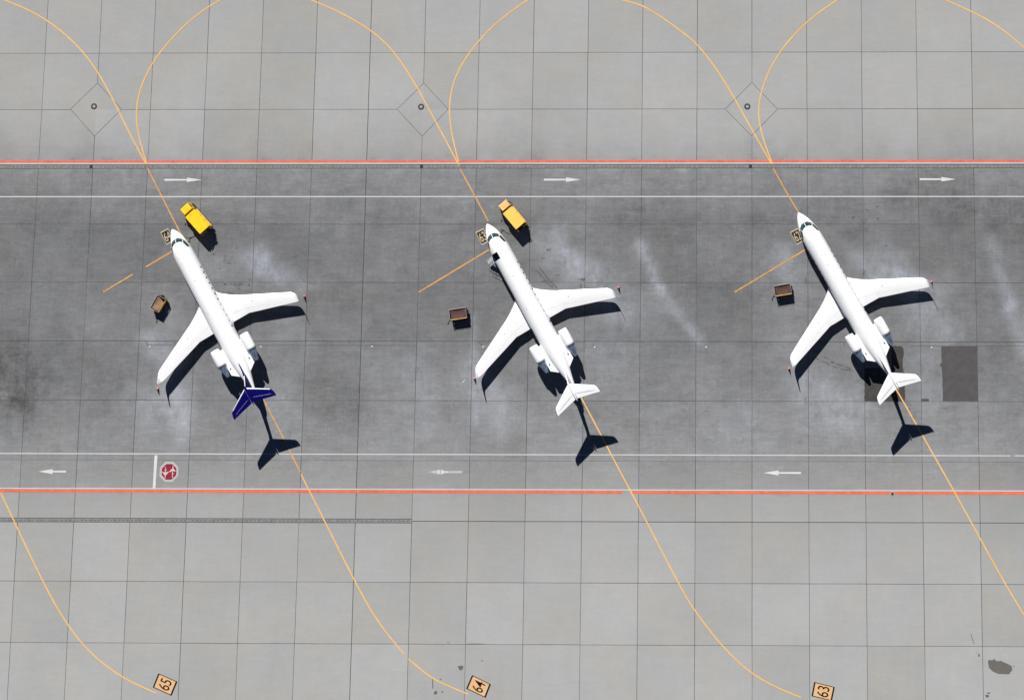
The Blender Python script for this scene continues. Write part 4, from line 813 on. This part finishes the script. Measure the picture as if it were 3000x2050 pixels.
    for s in (1, -1):
        for t in range(3):
            bm = bmesh.new(); box(bm, (-Lb/2+.55+t*(Lb-1.1)/2, s*(Wb/2+.004), 1.35), (Lb/3.6, .012, .8), bev=.004)
            for q in range(6): box(bm, (-Lb/2+.55+t*(Lb-1.1)/2, s*(Wb/2+.012), 1.1+.1*q), (Lb/4.4, .012, .03))
            link('side_panel', bm, boxm, bd)
    # rear equipment
    bm = bmesh.new(); box(bm, (x0-.17, 0, 1.05), (.34, Wb-.25, .55), bev=.02)
    for t in range(9): box(bm, (x0-.10-rr.uniform(0, .22), -Wb/2+.18+t*(Wb-.36)/8, 1.45+rr.uniform(-.1, .45)), (rr.uniform(.1, .22), rr.uniform(.08, .2), rr.uniform(.1, .3)), rz=rr.uniform(-.4, .4), bev=.01)
    link('rear_equipment', bm, M_chas, root)
    bm = bmesh.new(); lathe(bm, [(-.22, .30), (-.22, .18), (.22, .18), (.22, .30)], 'y', 20, c=(x0-.25, .1, 1.15)); tube(bm, [(x0-.25+.25*math.cos(a*.7), .1-.2+.4*a/30, 1.15+.25*math.sin(a*.7)) for a in range(31)], .03, 6); link('cable_reel', bm, M_olive, root, smooth=40)
    for s in (1, -1):
        bm = bmesh.new(); box(bm, (x0-.34, s*(Wb/2-.15), .75), (.05, .2, .1), bev=.01); link('tail_light', bm, M_redl, root)
        bm = bmesh.new(); tube(bm, [(x0-.02, s*(Wb/2-.07), .72), (x0-.36, s*(Wb/2-.07), .72), (x0-.36, s*(Wb/2-.07), 1.75), (x0-.02, s*(Wb/2-.07), 1.9)], .022, 6); link('rear_bracket', bm, M_beigeY, root)
    return root
M_y1 = mat('bright_yellow_paint', (0.86, 0.56, 0.010), 0.45, var=0.08, vs=1.6); M_y2 = mat('faded_orange_yellow_paint', (0.84, 0.53, 0.10), 0.5, var=0.07, vs=1.2); M_y2c = mat('faded_peach_cab_paint', (0.82, 0.49, 0.20), 0.5, var=0.08, vs=1.2)
M_beigeY = mat('pale_yellow_trim', (0.60, 0.42, 0.14), 0.5, var=0.15, vs=3); M_scuff = mat('rust_scuff', (0.45, 0.24, 0.02), 0.8, var=0.3)
truck(D['truck1'], M_y1, M_y1, 'bright yellow ground power truck beside the nose of the blue-tailed jet', True)
truck(D['truck2'], M_y2c, M_y2, 'faded orange-yellow ground power truck with paler cab beside the nose of the middle jet', False)
def cable(pts, z, label, parts):
    o = Vector((*pts[0], 0)); root = empty('power_cable', o, label=label, cat='cable')
    for P_, zz in parts:
        c_ = catmull(P_, 6); bm = bmesh.new()
        tube(bm, [(p.x-o.x, p.y-o.y, zz[0]+(zz[1]-zz[0])*(k/(len(c_)-1))**4+.045) for k, p in enumerate(c_)], .05, 8); link('cable_run', bm, M_olive, root, smooth='all')
cable(D['cab1'], 0, 'olive power cable from the bright yellow truck to the blue-tailed jet', [(D['cab1'], (0, .75)), (D['cab1b'], (0, 0))])
cable(D['cab2'], 0, 'looping olive power cable from the faded truck to the middle jet', [(D['cab2'], (0, .7))])

# ------------------------------------------------------------------ baggage carts
M_brn = mat('brown_tarpaulin', (0.085, 0.040, 0.030), 0.8, var=0.28, vs=1.8, bump=.3); M_brn1 = mat('sun_bleached_brown_tarpaulin', (0.24, 0.145, 0.085), 0.8, var=0.3, vs=2.2, bump=.3)
M_cartw = mat('worn_white_frame', (0.46, 0.46, 0.48), 0.5, var=0.2, vs=4); M_inner = mat('maroon_inner_panel', (0.06, 0.012, 0.012), 0.7, var=0.2); M_carty = mat('worn_yellow_rail', (0.62, 0.36, 0.035), 0.5, var=0.35, vs=3); M_bar = mat('olive_yellow_drawbar', (0.30, 0.26, 0.09), 0.5, var=0.3, vs=6)
def cart(corners, label, tarp, torn=False):
    A, B, C_, D_ = [Vector(p) for p in corners]; c = (A+B+C_+D_)/4
    # corner readings are for the raised top; drop them to the ground point below
    fwd = ((A+D_)-(B+C_)).normalized(); hd = math.atan2(fwd.y, fwd.x); L = ((A+D_)-(B+C_)).length/2; Wd = ((A+B)-(C_+D_)).length/2
    root = empty('baggage_cart', (*c, 0), hd, label=label, cat='baggage cart', group='small baggage carts left of the jets')
    hx, hy = L/2, Wd/2
    bm = bmesh.new(); box(bm, (0, 0, .42), (L, Wd-.06, .09), bev=.015); box(bm, (0, 0, .33), (L-.5, .12, .12)); link('deck', bm, M_chas, root)
    for x, y in ((hx-.35, 1), (hx-.35, -1), (-hx+.35, 1), (-hx+.35, -1)):
        bm = bmesh.new(); lathe(bm, [(-.07, .08), (-.07, .18), (-.04, .205), (.04, .205), (.07, .18), (.07, .08)], 'y', 18, c=(x, y*(hy-.08), .21)); link('wheel', bm, M_rubT, root, smooth=40)
    bm = bmesh.new(); box(bm, (hx-.03, 0, .84), (.03, Wd-.08, .78)); box(bm, (-hx+.03, 0, .84), (.03, Wd-.08, .78)); box(bm, (0, -hy+.03, .80), (L-.1, .03, .76)); link('side_wall', bm, M_inner, root)
    # tarpaulin: sagging sheet inside the frame
    bm = bmesh.new(); nx, ny = 18, 12; V_ = []
    for i in range(nx+1):
        r_ = []
        for j in range(ny+1):
            u, v = i/nx, j/ny; x = -hx+.05+(L-.17)*u; y = -hy+.06+(Wd-.10)*v
            z = 1.14-.10*math.sin(math.pi*u)*math.sin(math.pi*min(1, v*1.1))+.025*noise.noise(Vector((x*3, y*3, hx*7)))-.06*(v > .55)*(v-.55)
            if torn: x += .30*(1-u)**3*v*1.6; z -= .30*(1-u)**4*v; 
            else: x -= .06*u**4*v
            r_.append(bm.verts.new((x, y, z)))
        V_.append(r_)
    for i in range(nx):
        for j in range(ny): bm.faces.new((V_[i][j], V_[i+1][j], V_[i+1][j+1], V_[i][j+1]))
    link('tarpaulin', bm, tarp, root, smooth='all')
    bm = bmesh.new(); r = .015
    for x in (hx, -hx):
        for y in (hy, -hy): tube(bm, [(x, y, .4), (x, y, 1.27)], r, 8)
        tube(bm, [(x, -hy, 1.25), (x, hy, 1.25)], r, 8)
    tube(bm, [(-hx, -hy, 1.27), (hx, -hy, 1.27)], .024, 8); link('frame', bm, M_cartw, root, smooth=40)
    bm = bmesh.new(); tube(bm, [(-hx+.02, hy-.02, 1.12), (-.05, hy-.0, 1.10), (hx-.06, hy-.04, 1.13)], .045, 8); tube(bm, [(-hx+.04, hy+.08, .95), (hx-.08, hy+.04, .99)], .035, 8); tube(bm, [(-hx, hy, 1.26), (hx, hy, 1.26)], .012, 6); box(bm, (0, hy+.01, .70), (L-.1, .03, .42)); link('side_rail', bm, M_carty, root, smooth=40)
    bm = bmesh.new(); box(bm, (0, hy+.03, 1.06), (.06, .18, .16), bev=.01); box(bm, (-hx-.02, hy-.1, 1.0), (.1, .14, .18), bev=.02); box(bm, (-hx-.12, -.1, .5), (.2, .5, .1), bev=.02); box(bm, (-hx-.1, -.1, .85), (.05, .45, .6)); link('latch', bm, M_chas, root)
    bm = bmesh.new(); tube(bm, [(hx, .30, .42), (hx+.42, .05, .62), (hx+.72, .05, .95)], .03, 8); tube(bm, [(hx, -.22, .42), (hx+.42, -.02, .62), (hx+.66, 0, .95)], .03, 8); tube(bm, [(hx+.3, .14, .55), (hx+.3, -.08, .55)], .022, 6); box(bm, (hx+.62, .02, .86), (.16, .14, .08), bev=.02); tube(bm, [(hx+.70, -.07, .96), (hx+.74, .14, .98)], .022, 6); link('drawbar', bm, M_bar, root, smooth=40)
    return root
cart([(16.6, -34.09), (17.47, -32.40), (18.64, -32.97), (17.77, -34.66)], 'baggage cart with sun-bleached torn cover, left of the blue-tailed jet', M_brn1, True)
cart([(56.66, -34.3), (58.87, -33.96), (59.0, -35.33), (56.79, -35.67)], 'baggage cart with dark brown cover, left of the middle jet', M_brn)
cart([(99.89, -31.17), (102.04, -30.82), (102.26, -32.17), (100.1, -32.52)], 'baggage cart with dark brown cover and white fleck, left of the right-hand jet', M_brn)
